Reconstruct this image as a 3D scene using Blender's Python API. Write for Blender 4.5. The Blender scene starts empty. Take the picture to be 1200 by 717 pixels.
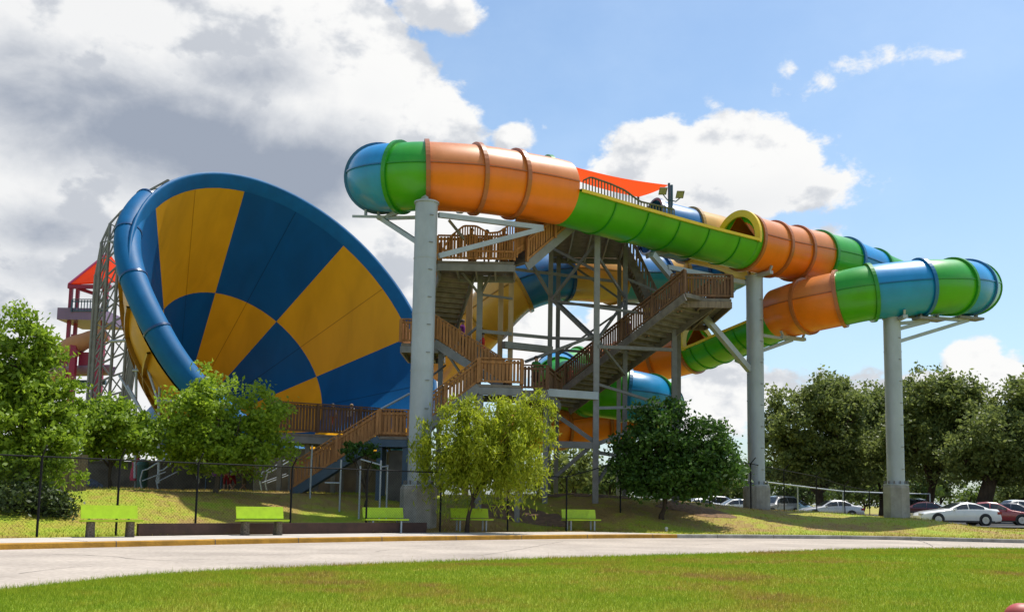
import bpy, bmesh, math, random
import numpy as np
from mathutils import Vector, Matrix, noise as mnoise
R_ = math.radians
sc = bpy.context.scene
COL = sc.collection
rnd = random.Random(7)
nrg = np.random.default_rng(11)
V = Vector

# ------------------------------------------------------------------ camera
CAM = V((0, 0, 1.4)); FPX = 1150.0; PITCH = R_(6.4); ROLL = R_(1.0); PY0 = 456.0
cd = bpy.data.cameras.new('camera'); cam = bpy.data.objects.new('camera', cd); COL.objects.link(cam)
rotm = Matrix.Rotation(math.pi / 2 + PITCH, 3, 'X') @ Matrix.Rotation(ROLL, 3, 'Z')
cam.location = CAM; cam.rotation_euler = rotm.to_euler()
cd.sensor_width = 36; cd.lens = 36 * FPX / 1200; cd.shift_y = (PY0 - 358.5) / 1200
cd.clip_start = .1; cd.clip_end = 6000
sc.camera = cam
_r = rotm @ V((1, 0, 0)); _u = rotm @ V((0, 1, 0)); _f = rotm @ V((0, 0, -1))

def ray(px, py):
    return _r * ((px - 600) / FPX) + _u * ((PY0 - py) / FPX) + _f

def P(px, py, d):
    """world point seen at photo pixel (px, py) on the plane Y = d (measuring the photograph)"""
    v = ray(px, py); return CAM + v * (d / v.y)

def G(px, py, z=0.0):
    v = ray(px, py); return CAM + v * ((z - CAM.z) / v.z)

# ------------------------------------------------------------------ materials
def s2l(c):
    return tuple(((x / 255) / 12.92 if x <= 10 else ((x / 255 + .055) / 1.055) ** 2.4) for x in c)

def nm(name):
    m = bpy.data.materials.new(name); m.use_nodes = True
    nt = m.node_tree; b = nt.nodes['Principled BSDF']
    return m, nt, b

def varied(name, col, rough=.5, spec=.5, metal=0., coat=0., nscale=3., amt=.18, bump=0., bscale=30., col2=None, sub=None, stretch=(1, 1, 1)):
    m, nt, b = nm(name)
    L = nt.links.new
    geo = nt.nodes.new('ShaderNodeNewGeometry')
    mp = nt.nodes.new('ShaderNodeMapping'); mp.inputs['Scale'].default_value = stretch
    L(geo.outputs['Position'], mp.inputs['Vector'])
    n = nt.nodes.new('ShaderNodeTexNoise'); n.inputs['Scale'].default_value = nscale; n.inputs['Detail'].default_value = 6
    n.inputs['Roughness'].default_value = .62
    L(mp.outputs[0], n.inputs['Vector'])
    r = nt.nodes.new('ShaderNodeValToRGB')
    c2 = col2 or tuple(x * (1 - amt * 1.6) for x in col)
    r.color_ramp.elements[0].position = .32; r.color_ramp.elements[1].position = .68
    r.color_ramp.elements[0].color = (*c2, 1); r.color_ramp.elements[1].color = (*col, 1)
    L(n.outputs['Fac'], r.inputs['Fac']); L(r.outputs['Color'], b.inputs['Base Color'])
    b.inputs['Roughness'].default_value = rough; b.inputs['Specular IOR Level'].default_value = spec
    b.inputs['Metallic'].default_value = metal; b.inputs['Coat Weight'].default_value = coat
    b.inputs['Coat Roughness'].default_value = .12
    rr = nt.nodes.new('ShaderNodeMapRange'); rr.inputs[3].default_value = max(rough - .08, 0.02); rr.inputs[4].default_value = rough + .12
    L(n.outputs['Fac'], rr.inputs[0]); L(rr.outputs[0], b.inputs['Roughness'])
    if bump:
        n2 = nt.nodes.new('ShaderNodeTexNoise'); n2.inputs['Scale'].default_value = bscale; n2.inputs['Detail'].default_value = 4
        L(mp.outputs[0], n2.inputs['Vector'])
        bp = nt.nodes.new('ShaderNodeBump'); bp.inputs['Strength'].default_value = bump; bp.inputs['Distance'].default_value = .05
        L(n2.outputs['Fac'], bp.inputs['Height']); L(bp.outputs[0], b.inputs['Normal'])
    return m

def gel(name, col, rough=.33, amt=.12, streak=True):
    return varied(name, col, rough=rough, spec=.5, coat=.10, nscale=.9, amt=amt, stretch=(1, 1, .35) if streak else (1, 1, 1))

MAT = {}
MAT['orange_lo'] = gel('orange_shell', (.86, .20, .003))
MAT['orange_hi'] = gel('faded_orange_shell', (.68, .215, .045), .36)
MAT['green_lo'] = gel('green_shell', (.06, .38, .003))
MAT['green_hi'] = gel('upper_green_shell', (.02, .34, .012), .33)
MAT['blue_lo'] = gel('blue_shell', (.003, .27, .50))
MAT['blue_hi'] = gel('upper_blue_shell', (.008, .28, .64), .33)
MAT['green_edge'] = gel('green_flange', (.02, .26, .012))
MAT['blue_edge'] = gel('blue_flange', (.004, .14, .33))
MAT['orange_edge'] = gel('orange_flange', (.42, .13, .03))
MAT['yellow_edge'] = gel('yellow_rim', (.82, .56, .01))
MAT['byel'] = gel('amber_shell', (.66, .36, .05), .3)
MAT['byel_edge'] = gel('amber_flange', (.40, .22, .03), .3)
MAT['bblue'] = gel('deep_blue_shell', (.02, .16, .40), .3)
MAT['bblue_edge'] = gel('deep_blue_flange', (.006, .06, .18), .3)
MAT['bteal'] = gel('teal_shell', (.015, .26, .34), .3)
MAT['gut'] = varied('gutter_blue', (.0008, .125, .32), rough=.55, spec=.22, nscale=1.2, amt=.14)
MAT['steel'] = varied('galvanised_steel', (.41, .45, .48), rough=.5, metal=.25, nscale=1.3, amt=.14, bump=.05, stretch=(1, 1, .5))
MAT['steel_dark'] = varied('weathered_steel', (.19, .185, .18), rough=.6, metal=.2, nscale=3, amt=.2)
MAT['steel_mid'] = varied('grey_painted_steel', (.26, .26, .26), rough=.55, metal=.2, nscale=2, amt=.2)
MAT['conc'] = varied('pedestal_concrete', (.40, .375, .33), rough=.9, spec=.2, nscale=1.6, amt=.25, bump=.3, bscale=25)
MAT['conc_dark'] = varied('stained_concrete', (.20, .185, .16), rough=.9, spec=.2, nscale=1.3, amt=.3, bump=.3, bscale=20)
MAT['wood'] = varied('stained_wood', (.50, .235, .09), rough=.75, spec=.25, nscale=2.2, amt=.3, bump=.25, bscale=30, stretch=(4, 4, .6))
MAT['wood_dark'] = varied('brown_wood', (.21, .115, .065), rough=.8, spec=.25, nscale=2.2, amt=.3, stretch=(4, 4, .6))
MAT['wood_grey'] = varied('weathered_wood', (.27, .21, .155), rough=.85, spec=.2, nscale=2.0, amt=.3, stretch=(4, 4, .6))
MAT['wood_pale'] = varied('pale_timber', (.50, .36, .22), rough=.8, spec=.2, nscale=2.0, amt=.2, stretch=(3, 3, .4))
MAT['step'] = varied('step_planks', (.27, .225, .18), rough=.8, nscale=3, amt=.3)
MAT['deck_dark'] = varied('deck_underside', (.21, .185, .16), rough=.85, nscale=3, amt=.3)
MAT['lime'] = varied('lime_bench_paint', (.47, .66, .010), rough=.4, nscale=5, amt=.1)
MAT['rough_leg'] = varied('pebbled_concrete', (.26, .215, .16), rough=.95, spec=.2, nscale=25, amt=.5, bump=.7, bscale=45)
MAT['black'] = varied('black_steel', (.012, .012, .013), rough=.75, spec=.2, nscale=6, amt=.2)
MAT['red_canvas'] = varied('orange_red_canvas', (.80, .075, .015), rough=.8, spec=.15, nscale=.8, amt=.12)
_m = MAT['red_canvas']; _n = _m.node_tree; _t = _n.nodes.new('ShaderNodeBsdfTranslucent'); _t.inputs['Color'].default_value = (.95, .10, .02, 1); _x = _n.nodes.new('ShaderNodeMixShader'); _x.inputs[0].default_value = .5
_n.links.new(_n.nodes['Principled BSDF'].outputs[0], _x.inputs[1]); _n.links.new(_t.outputs[0], _x.inputs[2]); _n.links.new(_x.outputs[0], _n.nodes['Material Output'].inputs['Surface'])
MAT['pink_steel'] = varied('magenta_steel', (.30, .010, .06), rough=.45, nscale=2, amt=.15)
MAT['lilac'] = gel('lilac_shell', (.22, .13, .24), .4)
MAT['rose'] = gel('rose_shell', (.40, .20, .22), .4)
MAT['bluegrey'] = varied('blue_grey_paint', (.05, .10, .16), rough=.5, nscale=3)
MAT['bark'] = varied('tree_bark', (.085, .062, .043), rough=.95, spec=.15, nscale=5, amt=.35, bump=.8, bscale=18, stretch=(1, 1, .3))
MAT['bark_pale'] = varied('pale_bark', (.17, .135, .10), rough=.95, spec=.15, nscale=5, amt=.35, bump=.6, bscale=18, stretch=(1, 1, .3))
MAT['brown_wall'] = varied('dark_brown_timber', (.075, .038, .028), rough=.85, nscale=3, amt=.3, bump=.3)
MAT['lamp_lens'] = varied('lamp_lens', (.30, .24, .12), rough=.3, nscale=9)
MAT['lamp_metal'] = varied('lamp_metal', (.12, .10, .06), rough=.5, metal=.4, nscale=6)

def curb_mat(name, col):
    m = varied(name, col, rough=.8, spec=.3, nscale=2.5, amt=.28, bump=.25, bscale=25)
    return m
MAT['kerb_yellow'] = curb_mat('kerb_yellow_paint', (.52, .27, .035))
MAT['kerb_grey'] = curb_mat('kerb_concrete', (.38, .36, .31))
MAT['walk'] = varied('pavement_concrete', (.53, .475, .415), rough=.9, spec=.25, nscale=1.1, amt=.10, bump=.12, bscale=40)
MAT['joint'] = varied('joint_tar', (.14, .115, .095), rough=.9, nscale=4)

def road_mat():
    m, nt, b = nm('road_concrete'); L = nt.links.new
    geo = nt.nodes.new('ShaderNodeNewGeometry')
    n = nt.nodes.new('ShaderNodeTexNoise'); n.inputs['Scale'].default_value = .35; n.inputs['Detail'].default_value = 8; n.inputs['Roughness'].default_value = .6
    L(geo.outputs['Position'], n.inputs['Vector'])
    r = nt.nodes.new('ShaderNodeValToRGB'); e = r.color_ramp.elements
    e[0].position = .3; e[0].color = (.34, .29, .245, 1); e[1].position = .62; e[1].color = (.50, .43, .36, 1)
    L(n.outputs['Fac'], r.inputs['Fac'])
    # fine aggregate speckle
    n2 = nt.nodes.new('ShaderNodeTexNoise'); n2.inputs['Scale'].default_value = 9; n2.inputs['Detail'].default_value = 5
    L(geo.outputs['Position'], n2.inputs['Vector'])
    mx = nt.nodes.new('ShaderNodeMix'); mx.data_type = 'RGBA'; mx.blend_type = 'MULTIPLY'; mx.inputs[0].default_value = .5
    L(r.outputs['Color'], mx.inputs[6])
    r2 = nt.nodes.new('ShaderNodeValToRGB'); r2.color_ramp.elements[0].position = .35; r2.color_ramp.elements[0].color = (.62, .6, .58, 1); r2.color_ramp.elements[1].position = .6
    L(n2.outputs['Fac'], r2.inputs['Fac']); L(r2.outputs['Color'], mx.inputs[7])
    L(mx.outputs[2], b.inputs['Base Color'])
    b.inputs['Roughness'].default_value = .9; b.inputs['Specular IOR Level'].default_value = .25
    bp = nt.nodes.new('ShaderNodeBump'); bp.inputs['Strength'].default_value = .15; bp.inputs['Distance'].default_value = .02
    L(n2.outputs['Fac'], bp.inputs['Height']); L(bp.outputs[0], b.inputs['Normal'])
    return m
MAT['road'] = road_mat()

def grass_mat(name, blades=False, dry=0.):
    m, nt, b = nm(name); L = nt.links.new
    geo = nt.nodes.new('ShaderNodeNewGeometry')
    def noi(s, d=5, r=.6):
        n = nt.nodes.new('ShaderNodeTexNoise'); n.inputs['Scale'].default_value = s; n.inputs['Detail'].default_value = d; n.inputs['Roughness'].default_value = r
        L(geo.outputs['Position'], n.inputs['Vector']); return n
    a = noi(.22, 5, .65); c = noi(1.6, 6, .7)
    add = nt.nodes.new('ShaderNodeMath'); add.operation = 'MULTIPLY_ADD'; add.inputs[1].default_value = .45
    L(c.outputs['Fac'], add.inputs[0]); L(a.outputs['Fac'], add.inputs[2])
    r = nt.nodes.new('ShaderNodeValToRGB'); e = r.color_ramp.elements
    e[0].position = .57 + dry; e[0].color = (.34, .235, .075, 1)
    e[1].position = .86 + dry * .6; e[1].color = (.25, .36, .022, 1)
    k = e.new(.655 + dry); k.color = (.36, .34, .045, 1); k = e.new(.73 + dry); k.color = (.31, .38, .03, 1)
    L(add.outputs[0], r.inputs['Fac'])
    out = r.outputs['Color']
    mx = nt.nodes.new('ShaderNodeMix'); mx.data_type = 'RGBA'; mx.blend_type = 'MULTIPLY'; mx.inputs[0].default_value = 1
    L(out, mx.inputs[6])
    r2 = nt.nodes.new('ShaderNodeValToRGB')
    if blades:
        L(geo.outputs['Random Per Island'], r2.inputs['Fac'])
        r2.color_ramp.elements[0].color = (.55, .6, .5, 1); r2.color_ramp.elements[1].color = (1.3, 1.25, 1.1, 1); q_ = r2.color_ramp.elements.new(.86); q_.color = (1.15, 1.12, 1, 1); q_ = r2.color_ramp.elements.new(.90); q_.color = (1.75, 1.3, 2.2, 1)
    else:
        f = noi(14, 5, .8); L(f.outputs['Fac'], r2.inputs['Fac'])
        r2.color_ramp.elements[0].position = .35; r2.color_ramp.elements[0].color = (.55, .52, .5, 1)
        r2.color_ramp.elements[1].position = .65; r2.color_ramp.elements[1].color = (1.1, 1.08, 1, 1)
    L(r2.outputs['Color'], mx.inputs[7]); L(mx.outputs[2], b.inputs['Base Color'])
    b.inputs['Roughness'].default_value = .8; b.inputs['Specular IOR Level'].default_value = .2
    if blades:
        tr = nt.nodes.new('ShaderNodeBsdfTranslucent'); L(mx.outputs[2], tr.inputs['Color'])
        ms = nt.nodes.new('ShaderNodeMixShader'); ms.inputs[0].default_value = .4
        L(b.outputs[0], ms.inputs[1]); L(tr.outputs[0], ms.inputs[2]); L(ms.outputs[0], nt.nodes['Material Output'].inputs['Surface'])
    return m
MAT['turf'] = grass_mat('turf_soil'); MAT['blade'] = grass_mat('grass_blade', True); MAT['bank_turf'] = grass_mat('dry_bank_turf', False, .085); MAT['bank_blade'] = grass_mat('dry_bank_blade', True, .085)

def leaf_mat(name, lo, hi, trans=.45):
    m, nt, b = nm(name); L = nt.links.new
    geo = nt.nodes.new('ShaderNodeNewGeometry')
    n = nt.nodes.new('ShaderNodeTexNoise'); n.inputs['Scale'].default_value = .9; n.inputs['Detail'].default_value = 3
    L(geo.outputs['Position'], n.inputs['Vector'])
    av = nt.nodes.new('ShaderNodeMath'); av.operation = 'MULTIPLY_ADD'; av.inputs[1].default_value = .5
    L(geo.outputs['Random Per Island'], av.inputs[0])
    h = nt.nodes.new('ShaderNodeMath'); h.operation = 'MULTIPLY'; h.inputs[1].default_value = .55
    L(n.outputs['Fac'], h.inputs[0]); L(h.outputs[0], av.inputs[2])
    r = nt.nodes.new('ShaderNodeValToRGB'); r.color_ramp.elements[0].position = .15; r.color_ramp.elements[1].position = .85
    r.color_ramp.elements[0].color = (*lo, 1); r.color_ramp.elements[1].color = (*hi, 1)
    L(av.outputs[0], r.inputs['Fac']); L(r.outputs['Color'], b.inputs['Base Color'])
    b.inputs['Roughness'].default_value = .5; b.inputs['Specular IOR Level'].default_value = .35
    tr = nt.nodes.new('ShaderNodeBsdfTranslucent'); L(r.outputs['Color'], tr.inputs['Color'])
    ms = nt.nodes.new('ShaderNodeMixShader'); ms.inputs[0].default_value = trans
    L(b.outputs[0], ms.inputs[1]); L(tr.outputs[0], ms.inputs[2]); L(ms.outputs[0], nt.nodes['Material Output'].inputs['Surface'])
    return m
MAT['leaf_bright'] = leaf_mat('bright_leaf', (.12, .21, .016), (.33, .46, .035), .52)
MAT['leaf_fresh'] = leaf_mat('fresh_leaf', (.15, .25, .016), (.37, .50, .038), .52)
MAT['leaf_willow'] = leaf_mat('willow_leaf', (.24, .31, .016), (.50, .56, .035), .52)
MAT['leaf_dark'] = leaf_mat('dark_leaf', (.026, .068, .010), (.085, .18, .024), .4)
MAT['leaf_oak'] = leaf_mat('oak_leaf', (.085, .12, .026), (.27, .315, .085), .5)
MAT['leaf_hedge'] = leaf_mat('hedge_leaf', (.02, .04, .008), (.075, .11, .02), .3)
MAT['leaf_far'] = leaf_mat('far_leaf', (.06, .11, .02), (.16, .22, .04), .4)

def car_paint(name, col, metal=0.):
    m = varied(name, col, rough=.28, coat=1., metal=metal, nscale=2, amt=.05); return m
MAT['glass'] = varied('car_window_glass', (.02, .025, .028), rough=.06, spec=.8, nscale=2, amt=.2)
MAT['tyre'] = varied('tyre_rubber', (.018, .018, .018), rough=.85, nscale=9)
MAT['rim'] = varied('alloy_rim', (.5, .5, .52), rough=.3, metal=.8, nscale=5)
MAT['tail_red'] = varied('tail_light_red', (.35, .008, .01), rough=.2, nscale=4)
MAT['head_clear'] = varied('headlight_lens', (.6, .6, .58), rough=.15, nscale=4)
MAT['trim_dark'] = varied('dark_trim', (.03, .03, .03), rough=.6, nscale=4)

def skin_mat(name, col): return varied(name, col, rough=.6, nscale=8, amt=.08)
MAT['skin'] = skin_mat('skin', (.55, .30, .19)); MAT['skin_dark'] = skin_mat('brown_skin', (.28, .14, .08))
MAT['hair'] = varied('dark_hair', (.03, .02, .015), rough=.7, nscale=20); MAT['hair_fair'] = varied('fair_hair', (.28, .17, .07), rough=.7, nscale=20)
CLOTH = {}
def cloth(name, col):
    if name not in CLOTH: CLOTH[name] = varied(name + '_cloth', col, rough=.9, spec=.1, nscale=6, amt=.12)
    return CLOTH[name]

# ------------------------------------------------------------------ builders
class MB:
    def __init__(s): s.v = []; s.f = []; s.m = []; s.sm = []
    def add(s, vs, fs, mi=0, smooth=False):
        o = len(s.v); s.v.extend([tuple(x) for x in vs])
        for f in fs: s.f.append(tuple(i + o for i in f)); s.m.append(mi); s.sm.append(smooth)
    def obox(s, c, ax, ay, az, mi=0):   # centre + half axes
        c = V(c); vs = [c + ax * i + ay * j + az * k for i in (-1, 1) for j in (-1, 1) for k in (-1, 1)]
        s.add(vs, [(0, 1, 3, 2), (4, 6, 7, 5), (0, 4, 5, 1), (2, 3, 7, 6), (0, 2, 6, 4), (1, 5, 7, 3)], mi)
    def box(s, c, d, mi=0, rz=0.):
        ax = V((math.cos(rz), math.sin(rz), 0)) * d[0] / 2; ay = V((-math.sin(rz), math.cos(rz), 0)) * d[1] / 2
        s.obox(c, ax, ay, V((0, 0, d[2] / 2)), mi)
    def beam(s, p, q, w, h=None, mi=0, up=V((0, 0, 1))):
        p = V(p); q = V(q); t = q - p; L = t.length
        if L < 1e-6: return
        t /= L; sd = t.cross(up)
        if sd.length < 1e-3: sd = t.cross(V((0, 1, 0)))
        sd.normalize(); u2 = sd.cross(t); h = h or w
        s.obox((p + q) / 2, t * L / 2, sd * w / 2, u2 * h / 2, mi)
    def tube(s, pts, rad, n=10, mi=0, caps=True, smooth=True):
        pts = [V(p) for p in pts]
        if not hasattr(rad, '__len__'): rad = [rad] * len(pts)
        rings = []; prev = None
        for i, p in enumerate(pts):
            t = (pts[min(i + 1, len(pts) - 1)] - pts[max(i - 1, 0)])
            if t.length < 1e-9: t = V((0, 0, 1))
            t.normalize()
            if prev is None: a = t.orthogonal().normalized()
            else:
                a = prev - t * prev.dot(t); a.normalize()
            prev = a; b = t.cross(a)
            rings.append([p + (a * math.cos(2 * math.pi * k / n) + b * math.sin(2 * math.pi * k / n)) * rad[i] for k in range(n)])
        vs = [v for r in rings for v in r]; fs = []
        for i in range(len(rings) - 1):
            for k in range(n):
                fs.append((i * n + k, i * n + (k + 1) % n, (i + 1) * n + (k + 1) % n, (i + 1) * n + k))
        s.add(vs, fs, mi, smooth)
        if caps:
            s.add(rings[0], [tuple(range(n))[::-1]], mi); s.add(rings[-1], [tuple(range(n))], mi)
    def grid(s, rows, mi=0, smooth=True, closed=False):
        nr = len(rows); nc = len(rows[0]); vs = [v for r in rows for v in r]; fs = []
        for i in range(nr - 1):
            for j in range(nc if closed else nc - 1):
                k = (j + 1) % nc; fs.append((i * nc + j, i * nc + k, (i + 1) * nc + k, (i + 1) * nc + j))
        s.add(vs, fs, mi, smooth)
    def build(s, name, mats, parent=None):
        me = bpy.data.meshes.new(name); me.from_pydata(s.v, [], s.f)
        if not isinstance(mats, (list, tuple)): mats = [mats]
        for m in mats: me.materials.append(m)
        me.polygons.foreach_set('material_index', s.m); me.polygons.foreach_set('use_smooth', s.sm)
        me.update()
        o = bpy.data.objects.new(name, me); COL.objects.link(o)
        if parent is not None: o.parent = parent; rebase(o, parent)
        return o

def world_loc(o):
    p = V((0, 0, 0))
    while o is not None: p = p + o.location; o = o.parent
    return p
def rebase(o, parent):
    """meshes are written in world coordinates: express them relative to the unrotated parent chain"""
    w = world_loc(parent)
    if w.length > 0: o.data.transform(Matrix.Translation(-w))

def tag(o, label, cat, group=None):
    o['label'] = label; o['category'] = cat
    if group: o['group'] = group
    return o
def thing(name, label, cat, loc=(0, 0, 0), group=None):
    o = bpy.data.objects.new(name, None); COL.objects.link(o); o.location = loc
    o.empty_display_size = .2
    return tag(o, label, cat, group)
def struct(o, kind='structure'):
    o['kind'] = kind; return o
def copy_tree(o, parent=None):
    c = o.copy(); COL.objects.link(c)
    if parent is not None: c.parent = parent
    for ch in list(o.children): copy_tree(ch, c)
    return c

def spline(pts, n=8):
    """Catmull-Rom through pts; returns samples and the sample index of each control point"""
    pts = [V(p) for p in pts]; out = []; idx = []
    for i in range(len(pts) - 1):
        p0 = pts[i - 1] if i else pts[0] * 2 - pts[1]; p1 = pts[i]; p2 = pts[i + 1]
        p3 = pts[i + 2] if i + 2 < len(pts) else pts[-1] * 2 - pts[-2]
        idx.append(len(out))
        for k in range(n):
            t = k / n
            out.append(.5 * ((2 * p1) + (p2 - p0) * t + (2 * p0 - 5 * p1 + 4 * p2 - p3) * t * t + (3 * p1 - p0 - 3 * p2 + p3) * t ** 3))
    idx.append(len(out)); out.append(pts[-1]); return out, idx

# ------------------------------------------------------------------ ground
KP = [(-40, -4), (-24, 11.3), (-12.3, 23.5), (-6.3, 29.7), (0, 34.9), (6.1, 38.9), (14.4, 41.4), (21, 40.2), (31, 37), (55, 27)]
KS, _ = spline([V((x, y, 0)) for x, y in KP], 14)
def walk_w(x):
    if x < 4.6: return 2.5
    if x > 7.0: return .02
    t = (7.0 - x) / 2.4; return .02 + 2.48 * t * t * (3 - 2 * t)
KN = []
for i, p in enumerate(KS):
    t = KS[min(i + 1, len(KS) - 1)] - KS[max(i - 1, 0)]; t.normalize(); KN.append(V((-t.y, t.x, 0)))
KXY = np.array([(p.x, p.y) for p in KS]); KNA = np.array([(n.x, n.y) for n in KN])
def kerb_off(x, y):
    d = (KXY[:, 0] - x) ** 2 + (KXY[:, 1] - y) ** 2; i = int(d.argmin())
    return (x - KXY[i, 0]) * KNA[i, 0] + (y - KXY[i, 1]) * KNA[i, 1], KXY[i, 0]
def sst(t): t = min(max(t, 0), 1); return t * t * (3 - 2 * t)
def zp(x):
    return float(np.interp(x, [-60, -25, -6, -2, 3, 8, 12.5, 17, 20, 22.5, 26, 60], [1.0, 1.5, 1.55, 1.55, 1.75, 1.5, 1.12, .95, .85, .45, .25, .25]))
def gz(x, y):
    off, kx = kerb_off(x, y); b = off - .17 - walk_w(kx)
    z = .15 + (zp(x) - .15) * sst((b - .3) / 7.5)
    if b > .3 and y < 75: z += .10 * sst(b / 3) * (mnoise.noise(V((x * .35, y * .35, 3.1))) ) * min(1, max(0, (23 - x) / 4))
    if y > 60: z += (.3 - z) * sst((y - 66) / 25)
    return z
def onground(px, d, dz=0.):
    """ground point on the plane Y = d in the photo column px"""
    p = P(px, 590, d); return V((p.x, d, gz(p.x, d) + dz))

# base sheet, road, lawn, pavement, kerb, terrain
m = MB(); S = 3500
m.add([(-S, -S, -.25), (S, -S, -.25), (S, S, -.25), (-S, S, -.25)], [(0, 1, 2, 3)])
struct(m.build('ground', MAT['turf']))
m = MB(); rows = [[KS[i] + KN[i] * .05, V((KS[i].x * .6, KS[i].y * .35 - 8, 0))] for i in range(len(KS))]
m.grid(rows, smooth=False); struct(m.build('road', MAT['road']))
# kerbs : profile swept along the line
def sweep_kerb(i0, i1, mat):
    m = MB(); prof = [(0, -.02), (0.012, .125), (.035, .15), (.15, .152), (.152, -.02)]
    rows = [[KS[i] + KN[i] * a + V((0, 0, z)) for a, z in prof] for i in range(i0, i1 + 1)]
    m.grid(rows, smooth=False)
    for i in (i0, i1): m.add([KS[i] + KN[i] * a + V((0, 0, z)) for a, z in prof], [tuple(range(5))])
    o = m.build('kerb', mat); struct(o); return o
ie = int(np.argmin(abs(KXY[:, 0] - 6.7)))
sweep_kerb(0, ie, MAT['kerb_yellow']); sweep_kerb(ie, len(KS) - 1, MAT['kerb_grey'])
m = MB(); rows = []
for i in range(ie + 3):
    w = walk_w(KS[i].x); rows.append([KS[i] + KN[i] * (.155 + w * k / 3) + V((0, 0, .15)) for k in range(4)])
m.grid(rows, smooth=False); struct(m.build('pavement', MAT['walk']))
# expansion joints: pavement and road
m = MB(); acc = 0; last = 0
for i in range(1, ie):
    acc += (KS[i] - KS[i - 1]).length
    if acc - last > 3.0:
        last = acc; w = walk_w(KS[i].x)
        if w < .5: continue
        t = V((KN[i].y, -KN[i].x, 0)) * .012
        a = KS[i] + KN[i] * .16 + V((0, 0, .154)); b = KS[i] + KN[i] * (.14 + w) + V((0, 0, .154))
        m.add([a - t, b - t, b + t, a + t], [(0, 3, 2, 1)])
struct(m.build('pavement_joint', MAT['joint']))
m = MB()
def crack(pts, w):
    pts, _ = spline([V((*p, .004)) for p in pts], 10)
    pts = [p + V((mnoise.noise(p * 1.7), mnoise.noise(p * 1.9 + V((5, 5, 5))), 0)) * .07 for p in pts]
    rows = []
    for i, p in enumerate(pts):
        t = (pts[min(i + 1, len(pts) - 1)] - pts[max(i - 1, 0)]).normalized(); n = V((-t.y, t.x, 0)) * w * (.5 + .7 * abs(mnoise.noise(p * 3)))
        a = p - n; b = p + n; a.z = b.z = .004; rows.append([b, a])
    m.grid(rows, smooth=False)
def gxy(px, py): p = G(px, py, 0); return (p.x, p.y)
for seq, w in ([((60, 649), (120, 651), (180, 656), (240, 655)), .022], [((270, 651), (330, 649), (420, 648)), .018],
               [((560, 651), (610, 643), (660, 634)), .016], [((440, 646), (470, 643), (560, 640)), .014], [((800, 640), (880, 634), (960, 632)), .02], [((1062, 631), (1080, 634), (1094, 640)), .03], [((20, 672), (90, 664), (160, 662)), .015]):
    crack([gxy(*q) for q in seq], w)
struct(m.build('road_crack', MAT['joint']))

# terrain beyond the kerb
offs = [0, .15, .5, 1, 1.6, 2.3, 3, 3.8, 4.7, 5.7, 6.8, 8, 9.5, 11, 13, 15, 18, 21, 25, 30, 36, 44, 55, 75, 120, 300, 2500]
m = MB(); rows = []
for o in offs:
    row = []
    for i in range(len(KS)):
        p = KS[i] + KN[i] * (.165 + walk_w(KS[i].x) + o)
        row.append(V((p.x, p.y, gz(p.x, p.y) if o < 60 else .3) if o > 0 else (p.x, p.y, .145)))
    rows.append(row)
m.grid(rows); struct(m.build('grassy_bank_ground', MAT['bank_turf']))
# near lawn
EP = [(-16, 2), (-9.5, 10.5), (-7.2, 13.6), (-5.9, 17.0), (-3.2, 20.0), (0.2, 22.9), (6.5, 27.6), (11.8, 31.6), (19.5, 34.2), (30, 33.0), (52, 24)]
ES, _ = spline([V((x, y, 0)) for x, y in EP], 12)
def lawn_z(u, x, y):   # u = 0 at the road edge
    return .035 + .10 * sst(u * 5) + .035 * mnoise.noise(V((x * .3, y * .3, 0))) * sst(u * 8)
m = MB(); rows = []; NU = 26
for i, p in enumerate(ES):
    q = V((p.x * .45, min(p.y * .15, 3.5) - 2, 0))
    row = []
    for k in range(NU + 1):
        u = (k / NU) ** 1.3; c = p.lerp(q, u); row.append(V((c.x, c.y, lawn_z(u, c.x, c.y))))
    rows.append(row)
LAWN = rows
m.grid(rows); struct(m.build('lawn', MAT['turf']))

def blade_mesh(P0, Hh, W, name, mat):
    n = len(P0); a = nrg.uniform(0, 2 * np.pi, n); ca, sa = np.cos(a), np.sin(a)
    lean = nrg.normal(0, .45, (n, 2)) * Hh[:, None]
    vs = np.zeros((n, 3, 3)); vs[:, 0] = P0; vs[:, 1] = P0; vs[:, 2] = P0
    vs[:, 0, 0] -= ca * W; vs[:, 0, 1] -= sa * W; vs[:, 1, 0] += ca * W; vs[:, 1, 1] += sa * W
    vs[:, 2, 0] += lean[:, 0]; vs[:, 2, 1] += lean[:, 1]; vs[:, 2, 2] += Hh
    vs[:, :2, 2] -= .01
    me = bpy.data.meshes.new(name); me.vertices.add(n * 3); me.vertices.foreach_set('co', vs.ravel())
    me.loops.add(n * 3); me.loops.foreach_set('vertex_index', np.arange(n * 3, dtype=np.int32))
    me.polygons.add(n); me.polygons.foreach_set('loop_start', np.arange(0, n * 3, 3, dtype=np.int32))
    me.update(calc_edges=True); me.validate(); me.materials.append(mat)
    o = bpy.data.objects.new(name, me); COL.objects.link(o); return o
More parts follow.
